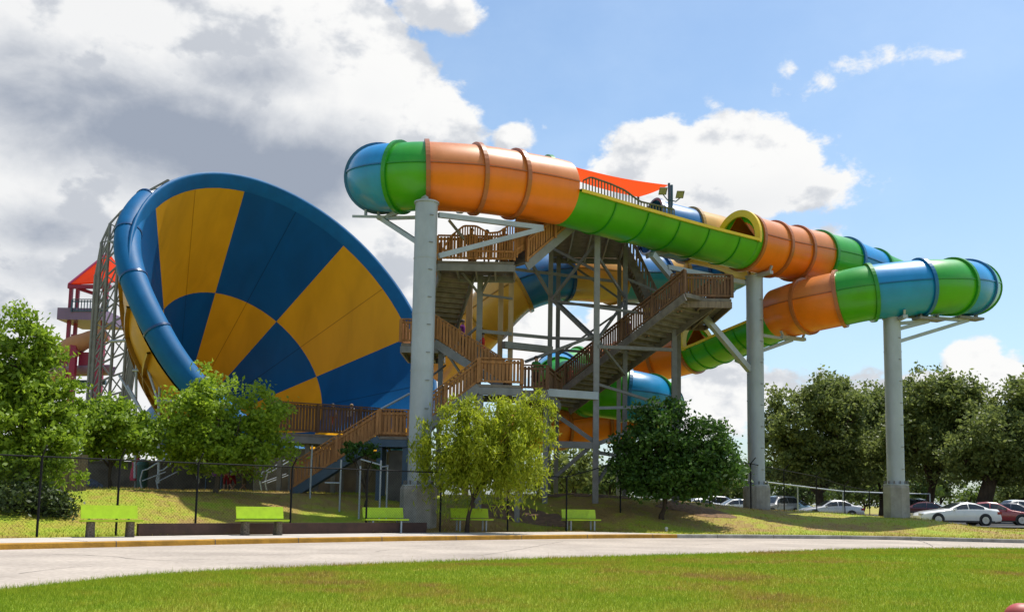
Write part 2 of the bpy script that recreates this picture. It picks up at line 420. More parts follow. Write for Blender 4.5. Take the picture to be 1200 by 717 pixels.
# blades on the lawn: sample the lawn grid cells, denser towards the camera
A = np.array([[tuple(v) for v in r] for r in LAWN]); pts = []; ht = []; wd = []
for i in range(A.shape[0] - 1):
    for k in range(NU):
        a, b, c, d = A[i, k], A[i + 1, k], A[i + 1, k + 1], A[i, k + 1]
        cen = (a + b + c + d) / 4
        if cen[1] < 8.5 or abs(cen[0]) > .62 * cen[1] + 2: continue
        area = np.linalg.norm(np.cross(c - a, d - b)) / 2; dist = cen[1]
        n = int(area * min(2600, 2600 * (12.5 / dist) ** 1.5) * (1.15 if k < 2 else 1))
        if n <= 0: continue
        s = nrg.random((n, 1)); t = nrg.random((n, 1))
        pts.append(a * (1 - s) * (1 - t) + b * s * (1 - t) + c * s * t + d * (1 - s) * t)
        hh = nrg.uniform(.025, .065, n)
        if k < 1: hh *= 1.5
        tuft = nrg.random(n) < .012; hh[tuft] *= 2.0
        ht.append(hh); wd.append(np.full(n, .0035 * (dist / 12.5) ** .75))
pts = np.concatenate(pts); ht = np.concatenate(ht); wd = np.concatenate(wd)
struct(blade_mesh(pts, ht, wd, 'grass', MAT['blade']), 'stuff')
# coarser tufts over the bank
pts = []
for i in range(60000):
    j = rnd.randrange(len(KS) - 1); off = rnd.random() ** 1.6 * 16 + .05; f = rnd.random()
    p = KS[j].lerp(KS[j + 1], f) + KN[j].lerp(KN[j + 1], f) * (.19 + walk_w(KS[j].x) + off)
    if abs(p.x) > .58 * p.y + 2 or p.y < 10: continue
    pts.append((p.x, p.y, gz(p.x, p.y)))
pts = np.array(pts); n = len(pts)
struct(blade_mesh(pts, nrg.uniform(.03, .11, n), nrg.uniform(.006, .016, n), 'bank_grass', MAT['bank_blade']), 'stuff')

# ------------------------------------------------------------------ sky, sun
SUN = V((.33, .27, .905)).normalized()
w = bpy.data.worlds.new('World'); sc.world = w; w.use_nodes = True
nt = w.node_tree; L = nt.links.new
bg = nt.nodes['Background']; SKY = .15; bg.inputs['Strength'].default_value = SKY
sky = nt.nodes.new('ShaderNodeTexSky'); sky.sky_type = 'NISHITA'; sky.sun_disc = False
sky.sun_elevation = math.asin(SUN.z); sky.sun_rotation = math.atan2(SUN.x, SUN.y)
sky.air_density = 1.15; sky.dust_density = 1.2; sky.ozone_density = 1.6
def M(op, a, b=None, c=None, clamp=False):
    n = nt.nodes.new('ShaderNodeMath'); n.operation = op; n.use_clamp = clamp
    for i, x in enumerate((a, b, c)):
        if x is None: continue
        if isinstance(x, (int, float)): n.inputs[i].default_value = x
        else: L(x, n.inputs[i])
    return n.outputs[0]
tc = nt.nodes.new('ShaderNodeTexCoord'); sep = nt.nodes.new('ShaderNodeSeparateXYZ'); L(tc.outputs['Generated'], sep.inputs[0])
AZ = M('ARCTAN2', sep.outputs[0], sep.outputs[1]); EL = M('ARCSINE', sep.outputs[2])
def NZ(scale, det, rough, off=(0, 0, 0), vec=None, stretch=(1, 1, 1.5), dist=0.):
    mp = nt.nodes.new('ShaderNodeMapping'); mp.inputs['Location'].default_value = off; mp.inputs['Scale'].default_value = stretch
    L(vec or tc.outputs['Generated'], mp.inputs['Vector'])
    n = nt.nodes.new('ShaderNodeTexNoise'); n.inputs['Scale'].default_value = scale; n.inputs['Detail'].default_value = det
    n.inputs['Roughness'].default_value = rough; n.inputs['Distortion'].default_value = dist; L(mp.outputs[0], n.inputs['Vector']); return n.outputs['Fac']
def azel(px, py):
    v = ray(px, py).normalized(); return math.atan2(v.x, v.y), math.asin(v.z)
def blob(px, py, rx, ry):
    a, e = azel(px, py)
    # local angular size of a pixel around this direction
    a2, _ = azel(px + 10, py); _, e2 = azel(px, py - 10)
    kx = rx * abs(a2 - a) / 10; ky = ry * abs(e2 - e) / 10
    dx = M('MULTIPLY', M('SUBTRACT', AZ, a), 1 / kx); dy = M('MULTIPLY', M('SUBTRACT', EL, e), 1 / ky)
    return M('SUBTRACT', 1, M('SQRT', M('ADD', M('MULTIPLY', dx, dx), M('MULTIPLY', dy, dy)))), ry
def smax(vals):
    out = vals[0]
    for v in vals[1:]: out = M('MAXIMUM', out, v)
    return out
def field(bl):
    # signed distance-like field (about pixels/100), so small clouds get the same edge raggedness as big ones
    return smax([M('MULTIPLY', b, r / 100) for b, r in (blob(*q) for q in bl)])
big = field([(60, 170, 490, 330), (330, 60, 165, 110), (430, 110, 105, 95), (500, 145, 75, 62), (520, 14, 58, 32), (604, 160, 26, 20), (350, 330, 260, 200),
             (60, 420, 400, 200)])
mid = field([(850, 200, 130, 72), (775, 180, 80, 50), (940, 220, 80, 36), (860, 160, 70, 34), (740, 225, 60, 40), (600, 200, 40, 24), (940, 272, 46, 14),
             (1138, 425, 46, 40), (1165, 445, 60, 36), (1000, 442, 110, 20), (1050, 455, 180, 26), (820, 480, 90, 50), (640, 400, 70, 50), (720, 375, 46, 40), (690, 440, 90, 46), (850, 440, 50, 24)])
wisp = field([(1032, 70, 62, 20), (945, 103, 30, 16), (925, 88, 12, 16), (880, 104, 12, 8), (1124, 66, 13, 8), (832, 118, 12, 11), (960, 96, 22, 12), (915, 104, 12, 9), (1060, 78, 30, 12), (640, 150, 14, 14)])
n1 = NZ(7, 9, .58, (3.1, .7, 1.9), dist=.25); n2 = NZ(22, 8, .62, (9, 2, 4), dist=.2); n3 = NZ(3.0, 5, .5, (1, 5, 2))
wob = M('ADD', M('MULTIPLY', M('SUBTRACT', n1, .5), .85), M('MULTIPLY', M('SUBTRACT', n2, .5), .5))
rest = M('MULTIPLY', M('SUBTRACT', n3, .56), 4)                         # clouds of the other half of the sky
rear = M('LESS_THAN', sep.outputs[1], .25)
rest = M('SUBTRACT', M('MULTIPLY', M('ADD', rest, 2), rear), 2)
fb = M('ADD', M('MAXIMUM', big, rest), wob); fm = M('ADD', mid, M('MULTIPLY', wob, .9)); fw = M('ADD', M('SUBTRACT', wisp, .10), M('MULTIPLY', M('ADD', wob, M('MULTIPLY', M('SUBTRACT', n2, .5), 1.2)), .62))
def sm(x, a, b, lo=0., hi=1.):
    n = nt.nodes.new('ShaderNodeMapRange'); n.interpolation_type = 'SMOOTHSTEP'
    L(x, n.inputs[0]); n.inputs[1].default_value = a; n.inputs[2].default_value = b; n.inputs[3].default_value = lo; n.inputs[4].default_value = hi
    return n.outputs[0]
mask = smax([sm(fb, 0, .12), sm(fm, 0, .10), M('MULTIPLY', sm(fw, -.02, .2), .92)])
# grey undersides: large soft fields broken by noise, plus relief from a shifted noise lookup
grey = field([(110, 105, 230, 60), (200, 165, 250, 92), (60, 130, 200, 70), (350, 200, 130, 90), (60, 265, 120, 34), (90, 330, 160, 26), (280, 90, 120, 50)])
greym = field([(850, 240, 130, 40), (700, 420, 60, 40)])
ga = sm(M('ADD', grey, M('MULTIPLY', M('ADD', M('MULTIPLY', M('SUBTRACT', n1, .5), 1.5), M('MULTIPLY', M('SUBTRACT', n2, .5), .3)), .9)), -.3, .75)
gb = sm(M('ADD', greym, M('MULTIPLY', M('SUBTRACT', n1, .5), .8)), -.25, .6, 0, .26)
gc = sm(M('SUBTRACT', fb, 0), .1, 1.4, 0, .12)
nA = NZ(15, 7, .55, (2, 8, 3)); nB = NZ(15, 7, .55, (1.95, 8.02, 2.91))
relief = sm(M('SUBTRACT', nA, nB), -.05, .17, 0, .50)
shade = M('MULTIPLY', M('MAXIMUM', M('MAXIMUM', ga, gb), M('ADD', relief, gc), clamp=True), M('SUBTRACT', 1, sm(fw, -.1, .1)), clamp=True)
cr = nt.nodes.new('ShaderNodeValToRGB'); L(shade, cr.inputs['Fac'])
k = 1 / SKY
e = cr.color_ramp.elements; e[0].color = (.93, .93, .92, 1); e[1].position = .95; e[1].color = (.33, .375, .46, 1)
q = e.new(.35); q.color = (.72, .74, .77, 1); q = e.new(.12); q.color = (.86, .865, .87, 1)
sc_ = nt.nodes.new('ShaderNodeVectorMath'); sc_.operation = 'SCALE'; L(cr.outputs['Color'], sc_.inputs[0]); sc_.inputs['Scale'].default_value = k * .77
skym = nt.nodes.new('ShaderNodeMix'); skym.data_type = 'RGBA'; skym.blend_type = 'MULTIPLY'; skym.inputs[0].default_value = 1
L(sky.outputs[0], skym.inputs[6]); skym.inputs[7].default_value = (.60, .70, .76, 1); SKYTINT = skym
# thin high veil that pales the blue towards the horizon
veil = M('ADD', sm(EL, .0, .5, 0.24, .07), M('MULTIPLY', sm(NZ(4, 6, .6, (4, 4, 0)), .4, .75), .12))
vm = nt.nodes.new('ShaderNodeMix'); vm.data_type = 'RGBA'; L(veil, vm.inputs[0]); L(skym.outputs[2], vm.inputs[6]); vm.inputs[7].default_value = (.62 * k, .74 * k, .86 * k, 1)
mixc = nt.nodes.new('ShaderNodeMix'); mixc.data_type = 'RGBA'; L(mask, mixc.inputs[0]); L(vm.outputs[2], mixc.inputs[6]); L(sc_.outputs[0], mixc.inputs[7])
L(mixc.outputs[2], bg.inputs['Color'])
w.cycles.sampling_method = 'MANUAL'; w.cycles.sample_map_resolution = 1024
sl = bpy.data.lights.new('sun', 'SUN'); sl.energy = 4.0; sl.angle = R_(.55); sl.color = (1, .955, .88)
so = bpy.data.objects.new('sun', sl); COL.objects.link(so); so.rotation_euler = (-SUN).to_track_quat('-Z', 'Y').to_euler(); so.location = (30, -20, 60)
sc.view_settings.view_transform = 'Standard'; sc.view_settings.look = 'None'; sc.view_settings.gamma = 1; sc.view_settings.exposure = .45

# ------------------------------------------------------------------ slides
def frames(S):
    fr = []
    for i, p in enumerate(S):
        t = (S[min(i + 1, len(S) - 1)] - S[max(i - 1, 0)]).normalized()
        sd = t.cross(V((0, 0, 1))).normalized(); up = sd.cross(t); fr.append((p, t, sd, up))
    return fr
def ringpt(F, r, a):   # a = 0 up
    p, t, sd, up = F; return p + (up * math.cos(a) + sd * math.sin(a)) * r
SEAM = R_(84)
def tube_section(F, r, mats, parent, seam=True):
    """closed shell: upper part slot 1, lower slot 0; inner wall too; raised seam ridges"""
    m = MB(); N = 40
    for rr, inner in ((r, False), (r - .05, True)):
        rows = [[ringpt(f, rr, 2 * math.pi * k / N) for k in range(N)] for f in F]
        o = len(m.f); m.grid(rows, 0, True, closed=True)
        for j in range(o, len(m.f)):
            k = (j - o) % N; a = 2 * math.pi * (k + .5) / N
            if a > math.pi: a = 2 * math.pi - a
            m.m[j] = 1 if a < SEAM else 0
            if inner: m.f[j] = m.f[j][::-1]
    for f, flip in ((F[0], True), (F[-1], False)):
        rows = [[ringpt(f, r, 2 * math.pi * k / N) for k in range(N)], [ringpt(f, r - .05, 2 * math.pi * k / N) for k in range(N)]]
        m.grid(rows if not flip else rows[::-1], 0, False, closed=True)
    if seam:
        for sg in (-1, 1):
            rows = []
            for f in F:
                rows.append([ringpt(f, r - .005, sg * (SEAM - .022)), ringpt(f, r + .05, sg * (SEAM - .018)), ringpt(f, r + .05, sg * (SEAM + .018)), ringpt(f, r - .005, sg * (SEAM + .022))])
            m.grid(rows, 2, False)
    return m.build('tube_section', mats, parent)
def flange(S0, r, mat, parent, wd=.09, hh=.12):
    p, t, sd, up = S0; m = MB(); N = 44
    rows = []
    for a, rr in ((-wd, r - .01), (-wd, r + hh), (wd, r + hh), (wd, r - .01)):
        F = (p + t * a, t, sd, up); rows.append([ringpt(F, rr, 2 * math.pi * k / N) for k in range(N)])
    m.grid(rows, 0, False, closed=True); return m.build('flange', mat, parent)
def trough_section(F, r, cut, mats, parent, kp=10 ** 6):
    """open channel; cut[i] = half opening angle at sample i; rolled yellow rim"""
    m = MB(); N = 30
    for rr, inner in ((r, False), (r - .06, True)):
        rows = []
        for f, c in zip(F, cut):
            ca, cb = c if isinstance(c, tuple) else (c, c); rows.append([ringpt(f, rr, ca + (2 * math.pi - ca - cb) * k / N) for k in range(N + 1)])
        o = len(m.f); m.grid(rows, 1 if inner else 0, True)
        if inner:
            for j in range(o, len(m.f)):
                m.f[j] = m.f[j][::-1]
                if (j - o) // N >= kp: m.m[j] = 2
    o = m.build('trough_section', mats, parent)
    return o
def rim_strip(F, r, cut, mat, parent):
    m = MB()
    for sg in (1, -1):
        rows = []
        for f, c in zip(F, cut):
            c2 = max(c[0] if sg > 0 else c[1], .001) * sg; dl = .06 * sg
            rows.append([ringpt(f, r - .16, c2 + dl), ringpt(f, r - .16, c2 - dl * .4), ringpt(f, r + .17, c2 - dl * .4), ringpt(f, r + .17, c2 + dl), ringpt(f, r - .16, c2 + dl)])
        m.grid(rows if sg > 0 else [x[::-1] for x in rows], 0, False)
    return m.build('rim', mat, parent)
CL = {'o': ('orange_lo', 'orange_hi', 'orange_edge'), 'g': ('green_lo', 'green_hi', 'green_edge'), 'b': ('blue_lo', 'blue_hi', 'blue_edge'),
      'y': ('byel', 'byel', 'byel_edge'), 'B': ('bblue', 'bblue', 'bblue_edge'), 'T': ('bteal', 'bblue', 'bblue_edge')}
CN = {'o': 'orange', 'g': 'green', 'b': 'blue', 'y': 'amber', 'B': 'deep blue', 'T': 'teal blue'}
def slide(root, ctrl, r, n=10):
    """ctrl: (px, py, depth, code) code = colour of the section starting there ('' = continues); 't' = open trough"""
    S, idx = spline([P(a, b, c) for a, b, c, _ in ctrl], n); F = frames(S)
    starts = [i for i, c in enumerate(ctrl) if c[3]] + [len(ctrl) - 1]
    out = []
    for a, b in zip(starts[:-1], starts[1:]):
        code = ctrl[a][3]; fr = F[idx[a]:idx[b] + 1]
        if code == 't':
            dense = []
            for i in range(len(fr) - 1):
                for q in range(6): dense.append(tuple(fr[i][j].lerp(fr[i + 1][j], q / 6) for j in range(4)))
            fr = dense + [fr[-1]]
            ln = [0.]
            for i in range(1, len(fr)): ln.append(ln[-1] + (fr[i][0] - fr[i - 1][0]).length)
            T = ln[-1]; cut = []; near = 1 if fr[0][2].y < 0 else -1     # side of the channel that faces the road
            for l in ln:
                c = R_(99); far = c * (.2 + .8 * sst(l / .8)); e_ = T - l - .45
                if e_ < 0: c = far = 0.
                cut.append((c, far) if near > 0 else (far, c))
            kp = max(i for i in range(len(ln)) if T - ln[i] >= .45)
            o = trough_section(fr, r, cut, [MAT['green_lo'], MAT['green_lo'], MAT['orange_lo']], root, kp)
            rim_strip(fr[:kp + 1], r, cut[:kp + 1], MAT['yellow_edge'], o)
            m = MB(); rows = []; f = fr[kp]
            for aa, rr in ((-.06, r - .18), (-.06, r + .17), (.10, r + .17), (.10, r - .18), (-.06, r - .18)):
                ff = (f[0] + f[1] * aa, f[1], f[2], f[3]); rows.append([ringpt(ff, rr, R_(-104) + R_(208) * k / 30) for k in range(31)])
            m.grid(rows, 0, False); m.build('portal_arch', MAT['yellow_edge'], o)
            nrib = 5
            for q in range(1, nrib + 1):   # joint ribs on the outside of the channel
                l = T * q / (nrib + .8); i = min(range(len(ln)), key=lambda z: abs(ln[z] - l)); m = MB(); f = fr[i]; ca, cb = cut[i][0] + .1, cut[i][1] + .1; rows = []
                for aa, rr in ((-.035, r - .01), (-.035, r + .055), (.035, r + .055), (.035, r - .01)):
                    ff = (f[0] + f[1] * aa, f[1], f[2], f[3]); rows.append([ringpt(ff, rr, ca + (2 * math.pi - ca - cb) * k / 30) for k in range(31)])
                m.grid(rows, 0, False); m.build('joint_rib', MAT['green_edge'], o)
        else:
            ms = [MAT[x] for x in CL[code]]
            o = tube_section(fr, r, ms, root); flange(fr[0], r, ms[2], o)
        out.append(o)
    return F, idx, out

RT = 1.40
base = P(1047, 590, 50); 
slideA = thing('tube_slide', 'giant orange, green and blue tube slide winding over tall grey steel columns', 'water slide', (12.0, 50.5, gz(12, 50.5)))
ctrlA = [(640, 220, 44.6, 'g'), (590, 215, 44.0, ''), (540, 211, 43.4, 'b'), (480, 209, 42.9, ''), (453, 210, 42.0, 'g'), (445, 209.5, 40.9, 'b'), (453, 208.5, 40.0, ''), (470, 208, 39.5, 'g'), (500, 207, 39.3, 'o'),
         (557, 210, 39.9, 'o'), (601, 216, 40.7, 'o'), (656, 226, 41.9, 't'), (720, 244, 44.0, ''), (800, 266, 46.9, ''), (872, 284, 49.3, 'o'),
         (904, 292, 50.4, 'o'), (930, 297, 51.3, 'o'), (957, 302, 52.3, 'g'), (988, 309, 53.5, 'b'), (1020, 321, 55.0, 'g'), (1056, 335, 56.6, ''), (1098, 342, 57.2, 'b'),
         (1126, 342, 55.8, ''), (1139, 338, 53.2, 'g'), (1133, 337, 51.0, 'b'), (1116, 336, 49.7, 'g'), (1078, 337, 49.0, 'b'), (1020, 343, 49.0, 'g'), (985, 350, 49.5, 'o'), (945, 359, 50.6, 'o'),
         (915, 368, 52.2, 't'), (870, 386, 54.6, ''), (835, 401, 56.6, ''), (812, 409, 57.8, 'o'), (770, 420, 59.5, 'o'), (725, 428, 60.5, 'o'), (680, 434, 60.2, 'g'), (655, 440, 58.4, 'b'), (654, 448, 56.2, 'g'), (690, 457, 54.0, 'g'), (734, 463, 53.2, 'b'), (762, 469, 54.0, 'g'), (771, 475, 55.6, 'b'), (755, 482, 57.2, 'o'), (710, 490, 57.6, 'o'), (655, 497, 56.6, 'o'), (615, 506, 55.2, ''), (585, 520, 54.6, '')]
FA, IA, _ = slide(slideA, ctrlA, RT)

slideB = thing('feeder_slide', 'amber and deep blue tube slide curling behind the stair tower down to the funnel', 'water slide', (2, 55, gz(2, 55)))
ctrlB = [(764, 266, 50.4, 'B'), (806, 276, 51.0, 'y'), (850, 287, 52.6, ''), (870, 300, 55.5, 'B'), (848, 316, 58.2, 'B'), (800, 322, 58.6, 'y'), (769, 326, 57.6, 'T'), (717, 326, 55.2, 'y'), (658, 323, 53.2, 'B'), (608, 337, 52.6, 'y'), (570, 372, 53.2, 'y'), (545, 400, 55.2, 'y'), (524, 425, 58.0, '')]
FB, IB, _ = slide(slideB, ctrlB, 1.42)

# ------------------------------------------------------------------ funnel
FC = P(351, 372.7, 55.0); FN = V((.67934, -.57179, .45996)).normalized()
FH = V((-FN.y, FN.x, 0)).normalized(); FW = FN.cross(FH).normalized(); FR = 10.0; FA_ = 14.0
def fpt(frac, ang, dr=0., dn=0.):
    """point of the cone: frac 1 at the mouth, 0 at the apex"""
    return FC - FN * (FA_ * (1 - frac) - dn) + (FH * math.cos(ang) + FW * math.sin(ang)) * (FR * frac + dr)
funnel = thing('funnel_slide', 'huge tilted funnel slide with checkered blue and amber inside and blue rim', 'funnel slide', (FC.x, FC.y, gz(FC.x, FC.y)))
def funnel_panel_mat(name, col):
    m, nt2, b = nm(name); L2 = nt2.links.new
    geo = nt2.nodes.new('ShaderNodeNewGeometry'); n = nt2.nodes.new('ShaderNodeTexNoise'); n.inputs['Scale'].default_value = .55; n.inputs['Detail'].default_value = 6; n.inputs['Distortion'].default_value = .6
    mp = nt2.nodes.new('ShaderNodeMapping'); mp.inputs['Scale'].default_value = (1.3, 1.3, .3); L2(geo.outputs['Position'], mp.inputs[0]); L2(mp.outputs[0], n.inputs[0])
    r = nt2.nodes.new('ShaderNodeValToRGB'); r.color_ramp.elements[0].position = .3; r.color_ramp.elements[1].position = .7
    r.color_ramp.elements[0].color = (*[c * .84 for c in col], 1); r.color_ramp.elements[1].color = (*[min(1, c * 1.06) for c in col], 1)
    L2(n.outputs['Fac'], r.inputs[0]); L2(r.outputs[0], b.inputs['Base Color']); b.inputs['Roughness'].default_value = .42; b.inputs['Specular IOR Level'].default_value = .16
    return m
MAT['fy'] = funnel_panel_mat('funnel_amber', (.70, .335, .008)); MAT['fb'] = funnel_panel_mat('funnel_blue', (.0008, .084, .24))
MAT['fys'] = funnel_panel_mat('funnel_amber_seam', (.40, .17, .003)); MAT['fbs'] = funnel_panel_mat('funnel_blue_seam', (.0005, .042, .12))
MAT['fout'] = funnel_panel_mat('funnel_outer_amber', (.55, .28, .02))
A0 = R_(4.2); NS = 8; SUB = 8
ring = [.955, .575, .22]
for k in range(NS):
    for row in range(2):
        m = MB(); f1, f0 = ring[row], ring[row + 1]
        rows = []
        for i in range(9):
            fr_ = f0 + (f1 - f0) * i / 8
            rows.append([fpt(fr_, A0 + (k + j / SUB) * 2 * math.pi / NS) for j in range(SUB + 1)])
        m.grid(rows)
        yel = ((k + row) % 2 == 0)
        o = m.build('inner_panel', MAT['fy'] if yel else MAT['fb'], funnel)
        # slightly proud panel seam half way across each panel
        mj = MB(); am = A0 + (k + .5) * 2 * math.pi / NS
        rows = [[fpt(f0 + (f1 - f0) * i / 8, am - .012 * .5 / max(f0 + (f1 - f0) * i / 8, .2) * .35, -.012), fpt(f0 + (f1 - f0) * i / 8, am + .012 * .5 / max(f0 + (f1 - f0) * i / 8, .2) * .35, -.012)] for i in range(9)]
        mj.grid(rows, 0, False)
        mj.build('panel_seam', MAT['fys'] if yel else MAT['fbs'], o)
NA = 96
def bulge(f): return .22 + .95 * math.sin(math.pi * min(1, max(0, (1 - f) / .8)) ** .8) * (1 if f < .99 else 0)
m = MB()   # blue band inside the lip, lip edge and outer return
prof = [(.955, 0), (1.0, 0), (1.0, .0)]
rows = []
for fr_, dr, dn in ((.955, 0., 0.), (1.0, 0., 0.), (1.004, .10, .05), (1.0, .20, 0.), (.985, .28, -.05), (.96, .30, -.05), (.94, .26, 0)):
    rows.append([fpt(fr_, 2 * math.pi * j / NA, dr, dn) for j in range(NA)])
m.grid(rows, 0, True, closed=True); m.build('rim', MAT['gut'], funnel)
m = MB(); rows = [[fpt(.2 + .755 * i / 16, 2 * math.pi * j / NA, bulge(.2 + .755 * i / 16)) for j in range(NA)] for i in range(17)]
m.grid([r[::-1] for r in rows], 0, True, closed=True); shell = m.build('outer_shell', MAT['fout'], funnel)
m = MB()
for k in range(NS * 3):
    a = A0 + k * 2 * math.pi / (NS * 3); t = (FH * -math.sin(a) + FW * math.cos(a)) * .06; rows = []
    for i in range(13):
        f = .22 + .73 * i / 12; p0 = fpt(f, a, bulge(f) - .01); q0 = fpt(f, a, bulge(f) + .24); rows.append([p0 - t, q0 - t, q0 + t, p0 + t])
    m.grid(rows, 0, False)
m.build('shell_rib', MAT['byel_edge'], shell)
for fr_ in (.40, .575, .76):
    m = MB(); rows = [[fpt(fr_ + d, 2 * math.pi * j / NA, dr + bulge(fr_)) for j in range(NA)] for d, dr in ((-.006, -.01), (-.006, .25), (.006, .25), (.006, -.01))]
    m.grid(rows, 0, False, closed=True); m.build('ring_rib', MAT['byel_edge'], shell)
# round outlet pipe at the narrow end
m = MB(); m.tube([FC - FN * FA_ * .78, FC - FN * FA_ * .98], FR * .22 + .2, 32); m.build('outlet_pipe', MAT['bblue'], funnel)
# overflow gutter: fat pipe hugging the rim from the top left down and round underneath
def gut(a):
    k_ = sst((a - R_(136)) / R_(62)); return fpt(.97, a, .48 - .62 * k_, -.62 + .95 * k_)
m = MB(); ang0, ang1 = R_(136), R_(292); n = 70
m.tube([gut(ang0 + (ang1 - ang0) * i / n) for i in range(n + 1)], .66, 20); gut_o = m.build('rim_gutter', MAT['gut'], funnel)
for i in range(0, 9):
    a = ang0 + (ang1 - ang0) * i / 8; m = MB(); c = gut(a); d = (gut(a + .01) - gut(a - .01)).normalized()
    m.tube([c - d * .06, c + d * .06], .70, 22); m.build('flange', MAT['bblue_edge'], gut_o)

# ------------------------------------------------------------------ columns
def column(name_label, p_top, px_base, d, r, ped_r, ped_h, octo=False, group=None):
    """steel pipe column on a concrete pedestal; p_top world point of the cap"""
    g = gz(p_top.x, p_top.y); root = thing('support_column', name_label, 'column', (p_top.x, p_top.y, g), group)
    m = MB(); zt = g + ped_h
    m.tube([(p_top.x, p_top.y, g - .3), (p_top.x, p_top.y, g + ped_h * .93), (p_top.x, p_top.y, zt)], [ped_r, ped_r, ped_r * .93], 8 if octo else 24, smooth=False)
    ped = m.build('pedestal', MAT['conc'], root)
    m = MB(); m.tube([(p_top.x, p_top.y, zt + .002), (p_top.x, p_top.y, zt + .05)], r * 1.45, 24, smooth=False); bp = m.build('base_plate', MAT['steel'], root)
    for k in range(12):
        a = k * math.pi / 6; c = V((p_top.x + math.cos(a) * r * 1.28, p_top.y + math.sin(a) * r * 1.28, zt + .05)); m = MB()
        m.tube([c, c + V((0, 0, .16))], .035, 6); m.build('anchor_bolt', MAT['steel_dark'], bp)
    m = MB(); zs = [zt + .05]; z = zt + .05
    m.tube([(p_top.x, p_top.y, zt + .05), (p_top.x, p_top.y, p_top.z)], r, 32)
    sh = m.build('shaft', MAT['steel'], root)
    for k in range(1, 5):   # weld seams and small ladder lugs
        z = zt + (p_top.z - zt) * k / 5; m = MB(); m.tube([(p_top.x, p_top.y, z - .025), (p_top.x, p_top.y, z + .025)], r + .012, 32); m.build('weld_seam', MAT['steel'], sh)
    for k in range(int((p_top.z - zt) / 1.1)):
        z = zt + .8 + k * 1.1; c = V((p_top.x + r * .55, p_top.y - r * .84, z)); m = MB(); m.box(c, (.16, .07, .03), 0, .55); m.build('step_lug', MAT['steel_mid'], sh)
    m = MB(); m.tube([(p_top.x, p_top.y, p_top.z), (p_top.x, p_top.y, p_top.z + .06)], r * 1.12, 24, smooth=False); m.build('cap', MAT['steel'], root)
    return root
def arm(root, pts, w, mat='steel', name='bracket_arm'):
    m = MB(); m.beam(pts[0], pts[1], w, w * 1.1); return m.build(name, MAT[mat], root)
GRC = 'columns carrying the tube slide'
cl_ = P(500, 239, 38.3); colL = column('thickest grey steel column, rising beside the wooden stairs left of the tower', cl_, 490, 38.3, .45, .72, 1.5, True)
cm_ = P(884, 325, 50.4); colM = column('grey steel column under the upper orange tube, beside the dark green tree', cm_, 887, 50.4, .43, .68, 1.25)
cr_ = P(1045, 374, 49.2); colR = column('grey steel column standing nearest the parked white coupe', cr_, 1050, 49.2, .42, .66, 1.6, True)
# saddles and bracket arms
def saddle(root, F, r, span=.9):
    p, t, sd, up = F; m = MB()
    a0 = p - up * (r + .12)
    m.obox(a0, t * .12, sd * span, up * .08); rows = []
    for tt in (-.1, .1):
        rows.append([p + t * tt - up * math.cos(x) * (r + .02) + sd * math.sin(x) * (r + .02) for x in np.linspace(-.55, .55, 9)])
    for s_ in (-1, 1): m.beam(a0 + sd * s_ * span * .8, p - up * math.cos(.6) * (r + .03) + sd * s_ * math.sin(.6) * (r + .03), .1, .1)
    return m.build('saddle', MAT['steel'], root)
def nearF(FR_, px, py, d):
    q = P(px, py, d); return min(FR_, key=lambda f: (f[0] - q).length)
saddle(colL, nearF(FA, 500, 207, 39.3), RT, .7); saddle(colM, nearF(FA, 888, 288, 50), RT, .8); saddle(colR, nearF(FA, 1045, 339, 49), RT, .8)
fL = nearF(FA, 447, 209, 41); a0 = fL[0] - V((0, 0, RT + .28))
m = MB(); m.obox(a0, fL[1] * .35 + fL[2] * .25, V((.85, 0, 0)), V((0, 0, .06))); plate = m.build('saddle_plate', MAT['steel'], colL)
for s_ in (-.55, 0, .55):
    m = MB(); m.box(a0 + V((s_, 0, .14)), (.09, .3, .28)); m.build('gusset', MAT['steel'], plate)
arm(colL, (a0, V((cl_.x, cl_.y, a0.z - 2.0))), .17); arm(colL, (a0 + V((.2, 0, -.1)), V((cl_.x, cl_.y, a0.z + .05))), .15)
arm(colL, (a0 + V((0, 0, -.08)), V((cl_.x, cl_.y + .9, a0.z - .5))), .12)
for k in (0, 1):
    fR = nearF(FA, 1133, 337, 51.0) if k == 0 else nearF(FA, 1090, 336, 49); a1 = fR[0] - V((0, 0, RT + .26))
    m = MB(); m.obox(a1, V((.75, .25, 0)), V((-.1, .3, 0)), V((0, 0, .06))); plate = m.build('saddle_plate', MAT['steel_mid'], colR)
    for s_ in (-.5, .5):
        m = MB(); m.box(a1 + V((s_, s_ * .33, .13)), (.09, .3, .26)); m.build('gusset', MAT['steel_mid'], plate)
    arm(colR, (a1 - V((0, 0, .1)), V((cr_.x, cr_.y, a1.z - (1.7 if k == 0 else .6)))), .16); arm(colR, (a1 - V((0, 0, .1)), V((cr_.x, cr_.y, a1.z - .25))), .15)
a2 = nearF(FA, 930, 363, 51.5)[0] - V((0, 0, RT + .2)); saddle(colM, nearF(FA, 930, 363, 51.5), RT, .8)
arm(colM, (a2, V((cm_.x, cm_.y, a2.z - .9))), .16); a3 = nearF(FA, 862, 390, 55)[0] - V((0, 0, RT + .2)); arm(colM, (a3, V((cm_.x, cm_.y, a3.z - 1.1))), .16); arm(colM, (a2, V((cm_.x, cm_.y, a2.z + .1))), .13)

